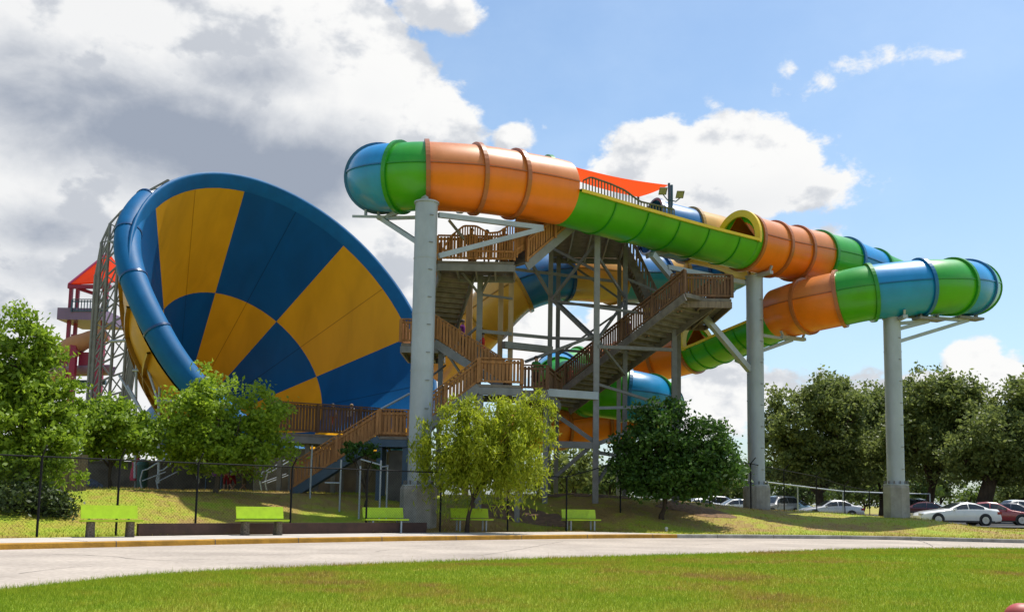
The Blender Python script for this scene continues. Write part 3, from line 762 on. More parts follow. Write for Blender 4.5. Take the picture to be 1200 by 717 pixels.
# ------------------------------------------------------------------ stairs and stair tower
def railing(a, b, parent, mat='wood', h=1.1, gap=.145, pk=.102, name='railing', solid=False, post=True):
    """picket railing along floor line a-b"""
    m = MB(); a = V(a); b = V(b); d = b - a; Lh = V((d.x, d.y, 0)).length; t = d / max(Lh, .01)
    if Lh < .2: return None
    hd = V((d.x, d.y, 0)).normalized(); nrm = V((-hd.y, hd.x, 0))
    up = V((0, 0, 1))
    m.beam(a + up * h, b + up * h, .14, .05); m.beam(a + up * (h - .16), b + up * (h - .16), .04, .09); m.beam(a + up * .12, b + up * .12, .04, .09)
    n = max(2, int(Lh / gap))
    for i in range(n + 1):
        p = a + t * (Lh * i / n) + nrm * .036 + nrm * .012 * rnd.random()
        m.obox(p + up * (h * .5 + .01), hd * pk / 2, nrm * .012, up * (h * .5 - .06) )
    o = m.build(name, MAT[mat], parent)
    if post:
        k = max(1, int(round(Lh / 1.9)))
        for i in range(k + 1):
            p = a + t * (Lh * i / k); m = MB(); m.box(p + up * h * .5 - nrm * .05, (.1, .1, h - .06), 0, math.atan2(hd.y, hd.x)); m.build('post', MAT[mat], o)
    return o
def flight(a, b, width, parent, matrail='wood', side=None, rails=(1, 1), mstep='step', string='steel_mid', rise=.19):
    """stair flight a (low) -> b (high), centre lines of the floor edge; side: unit horizontal across"""
    a = V(a); b = V(b); d = b - a; hd = V((d.x, d.y, 0)).normalized(); sd = V((-hd.y, hd.x, 0)); Lh = V((d.x, d.y, 0)).length
    m = MB(); n = max(2, int(round(abs(d.z) / rise)))
    for i in range(n):
        c = a + V((hd.x, hd.y, 0)) * (Lh * (i + .5) / n) + V((0, 0, d.z * (i + .5) / n + .02))
        m.obox(c, hd * (Lh / n * .56), sd * width / 2, V((0, 0, .03)))
        m.obox(c + hd * (Lh / n * .42) + V((0, 0, abs(d.z) / n * .5)), hd * .012, sd * (width / 2 - .02), V((0, 0, abs(d.z) / n * .42)))
    root = m.build('stair_flight', MAT[mstep], parent)
    for s_ in (-1, 1):
        o = sd * s_ * (width / 2 + .05); m = MB(); m.beam(a + o - V((0, 0, .12)), b + o - V((0, 0, .12)), .07, .36); m.build('stringer', MAT[string], root)
        if rails[0 if s_ < 0 else 1]: railing(a + o + V((0, 0, .06)), b + o + V((0, 0, .06)), root, matrail)
    return root
def platform(pts, z, parent, mat='deck_dark', edge='steel_mid', th=.12, rails=(), matrail='wood', name='platform'):
    """polygon deck; rails: list of edge numbers that carry a railing"""
    c = sum((V((*p, 0)) for p in pts), V()) / len(pts); n = len(pts)
    ar = sum(pts[i][0] * pts[(i + 1) % n][1] - pts[(i + 1) % n][0] * pts[i][1] for i in range(n))
    if ar < 0: raise ValueError('platform order')
    m = MB(); m.add([(*p, z) for p in pts] + [(*p, z - th) for p in pts], [tuple(range(n)), tuple(range(2 * n - 1, n - 1, -1))] + [(i, n + i, n + (i + 1) % n, (i + 1) % n) for i in range(n)])
    root = m.build(name, MAT[mat], parent)
    m = MB()
    for i in range(n):
        p, q = V((*pts[i], z - th - .003)), V((*pts[(i + 1) % n], z - th - .003)); hd = (q - p).normalized(); m.beam(p + hd * .04 - V((0, 0, .16)), q - hd * .04 - V((0, 0, .16)), .08, .3)
    k = 4
    for j in range(1, k):   # joists
        p = V((*pts[0], 0)).lerp(V((*pts[1], 0)), j / k); q = V((*pts[-1], 0)).lerp(V((*pts[-2], 0)), j / k)
        m.beam((p.x, p.y, z - th - .15), (q.x, q.y, z - th - .15), .07, .26)
    m.build('joist_frame', MAT[edge], root)
    for i in rails:
        railing(V((*pts[i], z + .02)), V((*pts[(i + 1) % n], z + .02)), root, matrail)
    return root
def xy(v): return (v.x, v.y)

# low wooden staircase from the ground up to the second landing, and the viewing deck
stair = thing('wooden_staircase', 'wooden entrance staircase with picket railings climbing from the ground past the thickest column', 'staircase', onground(400, 41))
s0 = P(338, 588, 40.6); s0.z = gz(s0.x, s0.y) + .05; s1 = P(442, 511, 41); s2 = P(478, 511, 41); s2.z = s1.z; s3 = P(560, 450, 41.2); s4 = P(611, 450, 41.4); s4.z = s3.z
BK = V((0, 1, 0)); WD = 1.7
def qpts(a, b, w): return [xy(a), xy(b), xy(b + BK * w), xy(a + BK * w)]
flight(s0 + BK * .85, s1 + BK * .85, 1.6, stair, string='bluegrey'); platform(qpts(s1, s2, WD), s1.z, stair, mat='step', edge='bluegrey', rails=(0, 2))
flight(s2 + BK * .85, s3 + BK * .85, 1.6, stair); platform(qpts(s3, s4, 3.2), s3.z, stair, mat='step', rails=(0, 1))
for p in (s1, s2, s3, s4):
    for dy in (.15, 1.5):
        m = MB(); g = gz(p.x, p.y + dy); m.box((p.x + (.1 if p is s1 or p is s3 else -.1), p.y + dy, (g + p.z - .45) / 2 - .1), (.22, .22, p.z - g - .25)); m.build('post', MAT['steel_mid'] if p.x > s2.x else MAT['bluegrey'], stair)
for dy in (0.02,): 
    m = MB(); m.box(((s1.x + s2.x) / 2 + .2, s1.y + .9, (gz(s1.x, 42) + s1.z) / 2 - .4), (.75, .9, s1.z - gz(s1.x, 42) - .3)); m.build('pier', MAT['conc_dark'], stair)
# crossing steel handrail on the landing
deck = thing('viewing_deck', 'brown wooden viewing deck with picket railing below the funnel mouth', 'deck', onground(390, 45))
d0 = P(318, 506, 43.4); d1 = P(470, 518, 46.6); d1.z = d0.z
dk = platform([xy(d0), xy(d1), xy(d1 + V((0, 3, 0))), xy(d0 + V((0, 3, 0)))], d0.z, deck, mat='step', edge='steel_mid', rails=(), matrail='wood_dark', name='deck_floor')
railing(d0 + V((0, 0, .02)), d1 + V((0, 0, .02)), dk, 'wood_dark', h=1.35, pk=.115)
for i in range(5):
    p = d0.lerp(d1, (i + .3) / 5); m = MB(); g = gz(p.x, p.y); m.box((p.x, p.y + .3, (g + d0.z - .4) / 2 - .1), (.2, .2, d0.z - g - .25)); m.build('post', MAT['steel_dark'], deck)
    m = MB(); p = d0.lerp(d1, (i + .3) / 5) + BK * 2.6; m.box((p.x, p.y, (g + d0.z - .4) / 2 - .1), (.2, .2, d0.z - g - .25)); m.build('post', MAT['steel_dark'], deck)

tower = thing('stair_tower', 'tall steel stair tower with zigzag flights, cross braces and plank platforms under the tubes', 'tower', onground(680, 47))
# second leg: landing -> behind the column -> upper landing
l3a = P(470, 402, 44.6); l3b = P(515, 402, 44.6); l3b.z = l3a.z
flight(P(592, 452, 43.8), V((l3b.x, 44.4, l3a.z)), 1.5, tower, matrail='wood')
platform([xy(l3a), xy(l3b), (l3b.x, 48.2), (l3a.x, 48.2)], l3a.z, tower, mat='step', rails=(0, 3), matrail='wood')
l4a = P(545, 306, 41.6); l4b = P(603, 302, 41.6); l4b.z = l4a.z
flight(V((l3b.x - .55, 47.2, l3a.z)), V((l4a.x - .4, 43.2, l4a.z)), 1.5, tower, string='steel_mid')
platform([xy(l4a + V((-1.2, 0, 0))), xy(l4b), (l4b.x, 43.8), (l4a.x - 1.2, 43.8)], l4a.z, tower, mat='deck_dark', rails=(0,), matrail='wood')
tz = P(655, 262, 45.0).z
t0 = P(652, 262, 44.0); t1 = P(735, 262, 45.6)
flight(V((l4b.x, 42.6, l4a.z)), V((t0.x + .6, 44.6, tz)), 1.6, tower, matrail='wood', string='steel_mid')
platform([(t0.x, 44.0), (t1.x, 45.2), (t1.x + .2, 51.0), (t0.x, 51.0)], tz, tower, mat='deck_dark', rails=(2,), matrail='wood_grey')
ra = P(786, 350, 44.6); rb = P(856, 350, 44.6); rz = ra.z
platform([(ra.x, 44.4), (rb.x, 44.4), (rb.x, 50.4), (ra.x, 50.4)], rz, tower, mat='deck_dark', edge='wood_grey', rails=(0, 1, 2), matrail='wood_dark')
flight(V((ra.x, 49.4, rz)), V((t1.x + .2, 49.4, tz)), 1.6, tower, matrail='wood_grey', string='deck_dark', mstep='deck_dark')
lz = s3.z; lxb = P(655, 462, 49).x
platform([(s4.x + .02, 43.2), (P(640, 462, 43.6).x, 43.2), (lxb, 47.5), (lxb, 51.6), (s4.x + .02, 51.6)], lz, tower, mat='step', rails=(0, 1), matrail='wood_dark')
F5A = V((lxb - .1, 51.2, lz)); F5B = V((ra.x + 1.3, 44.35, rz))
flight(F5A, F5B, 2.1, tower, matrail='wood_dark', string='deck_dark', mstep='deck_dark')
# curved-top wooden screen railings in front of the upper deck
def screen(px0, py0, px1, py1, d0_, d1_, tops, mat, name='screen_railing'):
    m = MB(); n = 30
    for i in range(n + 1):
        u = i / n; base_ = P(px0, py0, d0_).lerp(P(px1, py1, d1_), u); top = float(np.interp(u, [t[0] for t in tops], [t[1] for t in tops]))
        m.box(base_ + V((0, 0, top / 2)), (.062, .03, top))
    hd = (P(px1, py1, d1_) - P(px0, py0, d0_)) / n
    for i in range(n):
        u = i / n; u2 = (i + 1) / n; A_ = P(px0, py0, d0_).lerp(P(px1, py1, d1_), u); B_ = P(px0, py0, d0_).lerp(P(px1, py1, d1_), u2)
        ta = float(np.interp(u, [t[0] for t in tops], [t[1] for t in tops])); tb = float(np.interp(u2, [t[0] for t in tops], [t[1] for t in tops]))
        m.beam(A_ + V((0, -.03, ta)), B_ + V((0, -.03, tb)), .1, .06); m.beam(A_ + V((0, -.03, .25)), B_ + V((0, -.03, .25)), .04, .08)
    return m.build(name, MAT[mat], tower)
screen(683, 248, 790, 272, 46.6, 47.6, [(0, 1.55), (.08, 1.82), (.3, 1.7), (.45, 1.55), (.62, 1.15), (1, 1.15)], 'wood_grey')
screen(518, 300, 606, 302, 41.5, 41.5, [(0, .25), (.12, .9), (.28, 1.35), (.45, 1.35), (.62, 1.05), (.75, 1.1), (.88, 1.4), (1, 1.65)], 'wood')
screen(604, 300, 652, 268, 41.6, 43.8, [(0, 1.65), (1, 1.5)], 'wood')
# posts: (px of the axis, depth, top py, width, material)
def vpost(px, d, topy, w_, mat='steel_dark', h_=None):
    t = P(px, topy, d); g = gz(t.x, d); m = MB(); m.box((t.x, d, (t.z + g) / 2 - .1), (w_, w_, t.z - g + .2)); return m.build('post', MAT[mat], tower)
PO = [(563, 43.9, 320, .26, 'steel_mid'), (646, 46.8, 282, .22, 'steel_dark'), (700, 44.6, 272, .26, 'steel_mid'), (733, 47.4, 280, .22, 'steel_dark'), (726, 50.6, 285, .2, 'steel_mid'),
      (790, 46.8, 345, .24, 'steel_dark'), (517, 44.8, 405, .22, 'steel_mid'), (588, 45.4, 298, .24, 'wood_pale'), (600, 45.2, 296, .24, 'wood_pale'), (551, 47.5, 320, .3, 'wood_pale'), (655, 50.8, 280, .22, 'steel_dark'), (795, 50.2, 345, .22, 'steel_dark'), (850, 50.2, 352, .22, 'steel_dark') ]
for q in PO[:-1]: vpost(*q)
vpost(508, 43, 240, .24, 'steel')
for px in (612, 640): vpost(px, 45.2, 462, .24, 'steel_mid')
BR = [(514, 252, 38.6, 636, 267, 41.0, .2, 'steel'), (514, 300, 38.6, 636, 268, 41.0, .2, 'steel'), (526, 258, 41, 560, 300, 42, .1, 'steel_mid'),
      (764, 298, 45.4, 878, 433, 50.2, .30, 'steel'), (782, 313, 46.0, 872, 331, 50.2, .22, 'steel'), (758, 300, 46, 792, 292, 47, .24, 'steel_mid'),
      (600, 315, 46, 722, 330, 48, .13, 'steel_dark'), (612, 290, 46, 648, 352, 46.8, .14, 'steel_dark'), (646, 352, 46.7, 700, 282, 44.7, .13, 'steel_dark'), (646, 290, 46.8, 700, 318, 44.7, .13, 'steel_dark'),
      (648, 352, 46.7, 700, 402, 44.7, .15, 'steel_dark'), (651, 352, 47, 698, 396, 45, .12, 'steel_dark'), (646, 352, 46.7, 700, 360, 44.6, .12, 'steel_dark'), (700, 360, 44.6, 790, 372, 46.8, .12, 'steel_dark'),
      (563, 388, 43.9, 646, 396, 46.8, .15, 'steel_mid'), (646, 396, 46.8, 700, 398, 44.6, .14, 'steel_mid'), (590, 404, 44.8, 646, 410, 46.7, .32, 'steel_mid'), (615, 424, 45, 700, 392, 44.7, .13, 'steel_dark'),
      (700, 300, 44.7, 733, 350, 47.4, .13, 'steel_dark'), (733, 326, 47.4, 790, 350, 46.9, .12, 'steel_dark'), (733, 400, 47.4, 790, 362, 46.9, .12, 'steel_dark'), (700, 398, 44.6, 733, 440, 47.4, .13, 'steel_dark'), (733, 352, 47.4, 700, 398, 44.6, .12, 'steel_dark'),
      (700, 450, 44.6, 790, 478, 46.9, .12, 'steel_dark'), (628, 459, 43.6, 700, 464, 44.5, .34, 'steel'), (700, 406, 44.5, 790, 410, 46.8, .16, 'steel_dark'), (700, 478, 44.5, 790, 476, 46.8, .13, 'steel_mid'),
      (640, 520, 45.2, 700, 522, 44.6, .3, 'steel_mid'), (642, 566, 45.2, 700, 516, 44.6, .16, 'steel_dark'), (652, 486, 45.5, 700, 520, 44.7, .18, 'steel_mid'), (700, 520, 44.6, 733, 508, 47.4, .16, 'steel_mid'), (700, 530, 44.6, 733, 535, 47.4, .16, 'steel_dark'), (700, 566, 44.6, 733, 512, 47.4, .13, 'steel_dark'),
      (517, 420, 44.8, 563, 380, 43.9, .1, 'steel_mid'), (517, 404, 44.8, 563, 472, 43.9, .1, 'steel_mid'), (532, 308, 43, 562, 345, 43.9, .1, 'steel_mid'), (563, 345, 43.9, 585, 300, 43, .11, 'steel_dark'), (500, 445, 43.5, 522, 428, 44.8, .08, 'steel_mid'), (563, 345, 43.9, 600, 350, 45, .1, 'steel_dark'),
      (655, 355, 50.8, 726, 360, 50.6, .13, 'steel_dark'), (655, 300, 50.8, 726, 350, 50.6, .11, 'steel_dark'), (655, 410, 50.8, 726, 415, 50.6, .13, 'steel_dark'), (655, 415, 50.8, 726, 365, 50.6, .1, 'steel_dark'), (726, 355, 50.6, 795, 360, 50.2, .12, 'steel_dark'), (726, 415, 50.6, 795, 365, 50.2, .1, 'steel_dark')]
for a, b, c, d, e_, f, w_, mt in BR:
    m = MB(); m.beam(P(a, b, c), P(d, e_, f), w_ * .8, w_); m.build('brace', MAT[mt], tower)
# galvanised handrail pole across the entrance landing (belongs to the deck)
m = MB(); m.tube([P(445, 480, 42.9), P(480, 461, 43.2)], .05, 8); m.build('handrail', MAT['steel'], stair)

# shade sail over the upper deck
can = thing('shade_sail', 'orange red shade sail stretched over the top deck of the tower', 'shade sail', P(720, 225, 49))
c1, c2, c3, c4 = P(667, 194, 47), P(784, 217, 48.4), P(748, 231, 51.5), P(676, 212, 51.5)
c5 = P(800, 226, 52)
m = MB(); rows = []
for i in range(17):
    row = []
    for j in range(13):
        u, v_ = i / 16, j / 12; p = c1.lerp(c2, u).lerp(c4.lerp(c3, u), v_); p.z -= .12 * math.sin(math.pi * u) * (1 - .4 * v_) + .06 * math.sin(math.pi * v_); row.append(p)
    rows.append(row)
m.grid(rows); m.build('canvas', MAT['red_canvas'], can)
for c, b in ((c1, 250), (c2, 262), (c3, 256)):
    m = MB(); m.tube([V((c.x, c.y, tz + .02)), c + V((0, 0, .1))], .06, 8); m.build('pole', MAT['bluegrey'], can)
fl = thing('floodlight_pole', 'blue grey floodlight pole with two square lamps beside the shade sail', 'floodlight', P(787, 262, 47.9))
m = MB(); b0 = P(787, 262, 47.9); tp = P(787, 217, 47.9); m.tube([b0, tp], .07, 8); m.build('pole', MAT['bluegrey'], fl)
for px, py, s_ in ((777, 224, -1), (797, 228, 1)):
    e0 = P(787, 235, 47.9); e1 = P(px, py + 4, 47.7); m = MB(); m.tube([e0, e0.lerp(e1, .5) + V((0, 0, -.12)), e1], .03, 6); ar = m.build('arm', MAT['bluegrey'], fl)
    h = P(px, py, 47.6); m = MB(); ax = V((.19, 0, 0)); ay = V((.03, .12, .05)); az_ = V((.03, -.05, .17)); m.obox(h, ax, ay, az_); lh = m.build('lamp_head', MAT['lamp_metal'], fl)
    m = MB(); m.obox(h - ay * 1.05, ax * .85, ay * .1, az_ * .85); m.build('lens', MAT['lamp_lens'], lh)

# ------------------------------------------------------------------ trees
def leaf_mesh(name, C, size, mat, parent, aspect=.55, droop=0.):
    """C: n x 3 leaf centres (world)"""
    n = len(C); nv = nrg.normal(size=(n, 3)); nv[:, 2] = abs(nv[:, 2]) * .8 + .15; nv /= np.linalg.norm(nv, axis=1)[:, None]
    t = nrg.normal(size=(n, 3)); t[:, 2] -= droop * 2.0; t -= nv * (t * nv).sum(1)[:, None]; t /= np.linalg.norm(t, axis=1)[:, None]
    b = np.cross(nv, t); s = size * nrg.uniform(.6, 1.35, (n, 1))
    vs = np.zeros((n, 4, 3)); vs[:, 0] = C - t * s; vs[:, 1] = C + b * s * aspect - nv * s * .15; vs[:, 2] = C + t * s; vs[:, 3] = C - b * s * aspect - nv * s * .15
    me = bpy.data.meshes.new(name); me.vertices.add(n * 4)
    w_ = np.array(world_loc(parent)); me.vertices.foreach_set('co', (vs - w_).astype(np.float32).ravel())
    me.loops.add(n * 4); me.loops.foreach_set('vertex_index', np.arange(n * 4, dtype=np.int32))
    me.polygons.add(n); me.polygons.foreach_set('loop_start', np.arange(0, n * 4, 4, dtype=np.int32))
    me.update(calc_edges=True); me.validate(); me.materials.append(mat)
    o = bpy.data.objects.new(name, me); COL.objects.link(o); o.parent = parent; return o
def tree(name, label, cat, px, d, ells, mat, bark, trunk_r, nclump, nleaf, lsize, seed=1, fork=.35, droop=0., clump_r=.16, group=None, lean=0., gap=.34, base_xy=None, aspect=.55):
    """ells: crown lobes in photo pixels (px, py, rx, ry) at depth d"""
    rg = np.random.default_rng(seed); s_ = d / FPX
    b = onground(px, d); root = thing(name, label, cat, b, group)
    E_ = [(np.array(P(x, y, d)), rx * s_, ry * s_) for x, y, rx, ry in ells]
    vol = np.array([rx * rx * ry for _, rx, ry in E_]); vol = vol / vol.sum(); cl = []; tries = 0
    while len(cl) < nclump and tries < nclump * 30:
        tries += 1; i = rg.choice(len(E_), p=vol); c, rx, ry = E_[i]; v = rg.normal(size=3); v /= np.linalg.norm(v); r = rg.random() ** .38 * (1.16 if rg.random() < .2 else .95)
        p = c + v * np.array([rx, min(rx, ry * 1.3), ry]) * r
        if mnoise.noise(V(p / (.30 * max(E_[0][1], .5))) + V((seed * 7.3, 0, 0))) < -gap: continue
        cl.append(p)
    cl = np.array(cl); mean = np.mean([e[1] for e in E_]); cr_ = clump_r * mean
    pts = []
    for c in cl:
        k = max(3, int(nleaf * rg.uniform(.5, 1.5))); q = rg.normal(size=(k, 3)) * cr_ * rg.uniform(.6, 1.3) * np.array([1, 1, .75])
        if droop: q[:, 2] = -abs(rg.exponential(1, k)) * cr_ * droop + rg.normal(size=k) * cr_ * .3; q[:, :2] *= .55
        pts.append(c + q)
    pts = np.concatenate(pts)
    leaf_mesh('crown', pts, lsize, mat, root, aspect, droop)
    # trunk, limbs
    m = MB(); top = np.mean([e[0] for e in E_], axis=0); zmin = min(e[0][2] - e[2] for e in E_); H_ = top[2] - b.z
    fk = V((b.x + (top[0] - b.x) * .35 + lean, d, b.z + H_ * fork))
    m.tube([b - V((0, 0, .3)), b + V((0, 0, .15)), b.lerp(fk, .5) + V((rg.normal() * .04, 0, 0)), fk], [trunk_r * 1.5, trunk_r * 1.1, trunk_r * .9, trunk_r * .78], 10, caps=False)
    nl = min(22, len(cl)); sel = rg.choice(len(cl), nl, replace=False)
    main = []
    for j in range(5):
        e = E_[j % len(E_)]; tgt = V(e[0]) + V((rg.normal() * e[1] * .3, rg.normal() * e[1] * .3, e[2] * .1 * rg.normal()))
        mid_ = fk.lerp(tgt, .5) + V((rg.normal(), rg.normal(), .6)) * trunk_r * .8
        m.tube([fk - V((0, 0, trunk_r * .5)), mid_, tgt], [trunk_r * .6, trunk_r * .4, trunk_r * .12], 7, caps=False); main.append((mid_, tgt))
    for j in sel:
        tgt = V(cl[j]); a, c = min(main, key=lambda q: (q[0] - tgt).length); st = a.lerp(c, rg.uniform(.1, .6)); mid_ = st.lerp(tgt, .5) + V((rg.normal(), rg.normal(), rg.normal())) * trunk_r * .7
        m.tube([st, mid_, tgt], [trunk_r * .24, trunk_r * .16, trunk_r * .05], 5, caps=False)
    m.build('trunk', bark, root)
    return root
tree('leafy_tree', 'large bright green leafy tree by the picket fence, cut by the photo edge', 'tree', 24, 31.5, [(26, 425, 38, 70), (56, 406, 21, 34), (18, 480, 64, 74), (54, 470, 34, 56), (20, 550, 60, 46), (-50, 450, 60, 110), (72, 525, 34, 40)], MAT['leaf_bright'], MAT['bark'], .14, 430, 76, .09, 3, gap=.26)
tree('leafy_tree', 'small bright tree spreading low between the large leafy tree and the scaffold', 'tree', 128, 37, [(128, 500, 44, 38), (112, 490, 22, 20), (165, 508, 28, 30), (145, 492, 22, 20), (100, 515, 30, 30)], MAT['leaf_bright'], MAT['bark'], .07, 170, 62, .095, 5, gap=.32)
tree('leafy_tree', 'round bright green tree in front of the funnel behind the second bench', 'tree', 252, 38, [(256, 474, 44, 40), (302, 486, 38, 38), (226, 498, 40, 44), (272, 522, 70, 32), (330, 504, 24, 30), (208, 532, 24, 24), (240, 540, 40, 18)], MAT['leaf_fresh'], MAT['bark_pale'], .09, 290, 66, .088, 8, gap=.22)
tree('willow_tree', 'yellow green drooping tree in front of the thickest column pedestal', 'tree', 548, 36.9, [(562, 484, 54, 28), (612, 482, 34, 28), (522, 510, 42, 34), (580, 520, 66, 40), (630, 474, 20, 20), (500, 526, 28, 32), (604, 500, 42, 34), (545, 540, 60, 24), (520, 552, 30, 20), (596, 552, 46, 20)], MAT['leaf_willow'], MAT['bark'], .08, 300, 80, .105, 12, droop=1.15, clump_r=.19, gap=.2, aspect=.24)
tree('shade_tree', 'dense dark green tree beside the middle column', 'tree', 775, 43, [(775, 496, 40, 32), (760, 530, 42, 42), (818, 522, 40, 36), (846, 542, 32, 34), (805, 555, 52, 30), (735, 546, 26, 24), (762, 562, 42, 20)], MAT['leaf_dark'], MAT['bark'], .11, 330, 72, .10, 15, gap=.25)
tree('sapling', 'small dark sapling in front of the wooden staircase', 'tree', 428, 39.4, [(414, 528, 18, 12), (430, 524, 14, 10), (440, 540, 12, 10)], MAT['leaf_dark'], MAT['bark'], .04, 30, 40, .075, 17)
OK_ = 'spreading oaks behind the parked cars'
tree('oak_tree', 'broad dark oak between the middle column and the column by the white coupe', 'tree', 962, 84, [(940, 500, 46, 50), (972, 478, 44, 40), (985, 515, 42, 48), (914, 530, 30, 42), (1004, 545, 40, 30), (945, 548, 46, 26), (915, 500, 24, 24)], MAT['leaf_oak'], MAT['bark'], .40, 380, 92, .18, 21, gap=.2, clump_r=.14, group=OK_)
tree('oak_tree', 'oak directly behind the column by the white coupe', 'tree', 1034, 94, [(1022, 488, 40, 42), (1050, 496, 38, 48), (1015, 530, 40, 44), (1045, 540, 40, 30)], MAT['leaf_oak'], MAT['bark'], .36, 320, 86, .19, 23, gap=.22, clump_r=.16, group=OK_)
tree('oak_tree', 'round crowned oak between the nearest column and the thick dark trunk', 'tree', 1086, 80, [(1096, 478, 46, 44), (1072, 502, 42, 46), (1124, 500, 46, 48), (1085, 526, 46, 36), (1110, 463, 34, 30), (1128, 535, 36, 28)], MAT['leaf_oak'], MAT['bark'], .34, 380, 92, .175, 25, gap=.2, clump_r=.14, group=OK_)
tree('oak_tree', 'wide oak with a thick dark leaning trunk behind the red car', 'tree', 1146, 74, [(1166, 518, 52, 42), (1196, 476, 40, 44), (1215, 520, 50, 54), (1142, 530, 36, 30), (1230, 460, 40, 50), (1180, 540, 46, 26)], MAT['leaf_oak'], MAT['bark'], .62, 390, 92, .165, 27, gap=.2, clump_r=.14, fork=.5, group=OK_)
FARG = 'distant trees seen under the slides'
for i, (px, py, rx, ry, d) in enumerate([(668, 548, 34, 26, 105), (628, 556, 30, 18, 118), (712, 560, 30, 16, 120), (585, 552, 30, 24, 112), (880, 556, 34, 22, 125), (1075, 568, 22, 18, 115), (1100, 560, 22, 22, 120), (930, 572, 40, 14, 122), (500, 556, 50, 24, 116), (1190, 572, 26, 18, 118), (1010, 574, 40, 12, 125), (750, 560, 30, 20, 128), (830, 560, 30, 18, 119), (10, 545, 40, 40, 95), (90, 545, 45, 30, 100), (180, 562, 40, 22, 112), (245, 560, 46, 24, 108), (315, 562, 44, 22, 116), (380, 562, 40, 22, 110), (440, 564, 40, 20, 118), (655, 572, 40, 14, 122), (700, 574, 40, 12, 126), (800, 576, 40, 12, 130), (860, 578, 40, 12, 130), (970, 578, 50, 10, 132), (1050, 582, 40, 10, 128), (1140, 584, 50, 10, 130), (-40, 560, 50, 30, 100), (1230, 580, 50, 16, 120)]):
    tree('distant_tree', 'small distant tree seen low behind the tower and columns', 'tree', px, d, [(px, py, rx, ry), (px + rx * .5, py + ry * .3, rx * .6, ry * .7)], MAT['leaf_far'] if i % 3 != 0 else MAT['leaf_oak'], MAT['bark'], .15, 60, 34, .26, 40 + i, gap=.3, clump_r=.2, group=FARG)
for i, (px, py, rx, ry, d, lb) in enumerate([(18, 588, 36, 22, 30.2, 'dark bush at the foot of the large leafy tree'), (60, 592, 26, 18, 30.6, 'dark bush against the weathered picket fence')]):
    tree('bush', lb, 'bush', px, d, [(px, py, rx, ry)], MAT['leaf_hedge'], MAT['bark'], .03, 60, 45, .07, 60 + i, gap=.5, clump_r=.25, fork=.2)

# ------------------------------------------------------------------ fences
def on_off(px, extra):
    """ground point in photo column px on the curve at walk width + extra behind the kerb"""
    best = None
    for i in range(len(KS) - 1):
        for f in (0, .25, .5, .75):
            p = KS[i].lerp(KS[i + 1], f) + KN[i].lerp(KN[i + 1], f) * (.165 + walk_w(KS[i].x) + extra)
            if p.y < 5: continue
            v = p - CAM; x = 600 + FPX * v.dot(_r) / v.dot(_f)
            if best is None or abs(x - px) < best[0]: best = (abs(x - px), p)
    p = best[1]; return V((p.x, p.y, gz(p.x, p.y)))
def chain_mesh(m, a, b, h, pitch=.10, wv=.0024):
    d = b - a; Lh = d.length; n = int(Lh / pitch); t = d / Lh; nn = V((-t.y, t.x, 0)).normalized() * .004
    up = V((0, 0, 1))
    for i in range(-int(h / pitch), n):
        for s_ in (1, -1):
            x0, z0, x1, z1 = (i * pitch, 0, i * pitch + h, h) if s_ > 0 else (i * pitch + h, 0, i * pitch, h)
            def clip(x0, z0, x1, z1):
                if x0 < 0: z0 += (0 - x0) * (z1 - z0) / (x1 - x0); x0 = 0
                if x1 < 0: z1 += (0 - x1) * (z1 - z0) / (x1 - x0) if x1 != x0 else 0; x1 = 0
                if x0 > Lh: z0 += (Lh - x0) * (z1 - z0) / (x1 - x0); x0 = Lh
                if x1 > Lh: z1 += (Lh - x1) * (z1 - z0) / (x1 - x0); x1 = Lh
                return x0, z0, x1, z1
            if max(x0, x1) <= 0.01 or min(x0, x1) >= Lh - .01: continue
            x0, z0, x1, z1 = clip(x0, z0, x1, z1)
            p = a + t * x0 + up * (z0 + .03) + nn * s_; q = a + t * x1 + up * (z1 + .03) + nn * s_; e = t * wv
            m.add([p - e, q - e, q + e, p + e], [(0, 1, 2, 3)])
fence = thing('chain_link_fence', 'black chain link fence with angled post tops running behind the lime benches', 'fence', on_off(430, .3))
FP = [on_off(px, .3) for px in (-60, 42, 135, 229, 339, 430, 515, 593, 665)] + [onground(727, 43.2), onground(781, 45.8), onground(832, 47.6), onground(880, 48.9), onground(919, 54), onground(957, 60), onground(990, 65.5), onground(1019, 71)]
HF = 2.2
for i, p in enumerate(FP):
    m = MB(); m.tube([p - V((0, 0, .2)), p + V((0, 0, HF))], .035, 8); nb = (FP[min(i + 1, len(FP) - 1)] - FP[max(i - 1, 0)]); nb.z = 0; nb.normalize(); out = V((-nb.y, nb.x, 0)) * -.28
    m.tube([p + V((0, 0, HF)), p + V((0, 0, HF + .30)) + out], .024, 6); m.build('post', MAT['black'], fence)
for a, b in zip(FP[:-1], FP[1:]):
    m = MB(); m.tube([a + V((0, 0, HF)), b + V((0, 0, HF))], .022, 6); m.build('top_rail', MAT['black'], fence)
    m = MB(); chain_mesh(m, a, b, HF - .05); m.build('mesh_panel', MAT['black'], fence)
gal = thing('galvanised_fence', 'pale galvanised pipe fence along the car park behind the black fence', 'fence', onground(960, 73))
GPp = [onground(px, d) for px, d in ((872, 70), (900, 71), (935, 72), (988, 73), (1040, 74), (1090, 75))]
for p in GPp:
    m = MB(); m.tube([p - V((0, 0, .2)), p + V((0, 0, 2.1))], .05, 8); m.build('post', MAT['steel'], gal)
for a, b in zip(GPp[:-1], GPp[1:]):
    m = MB(); m.tube([a + V((0, 0, 2.1)), b + V((0, 0, 2.1))], .05, 8); m.build('top_rail', MAT['steel'], gal)
gate = thing('pipe_gate', 'grey pipe gate frame standing open beside the staircase foot', 'gate', onground(440, 38))
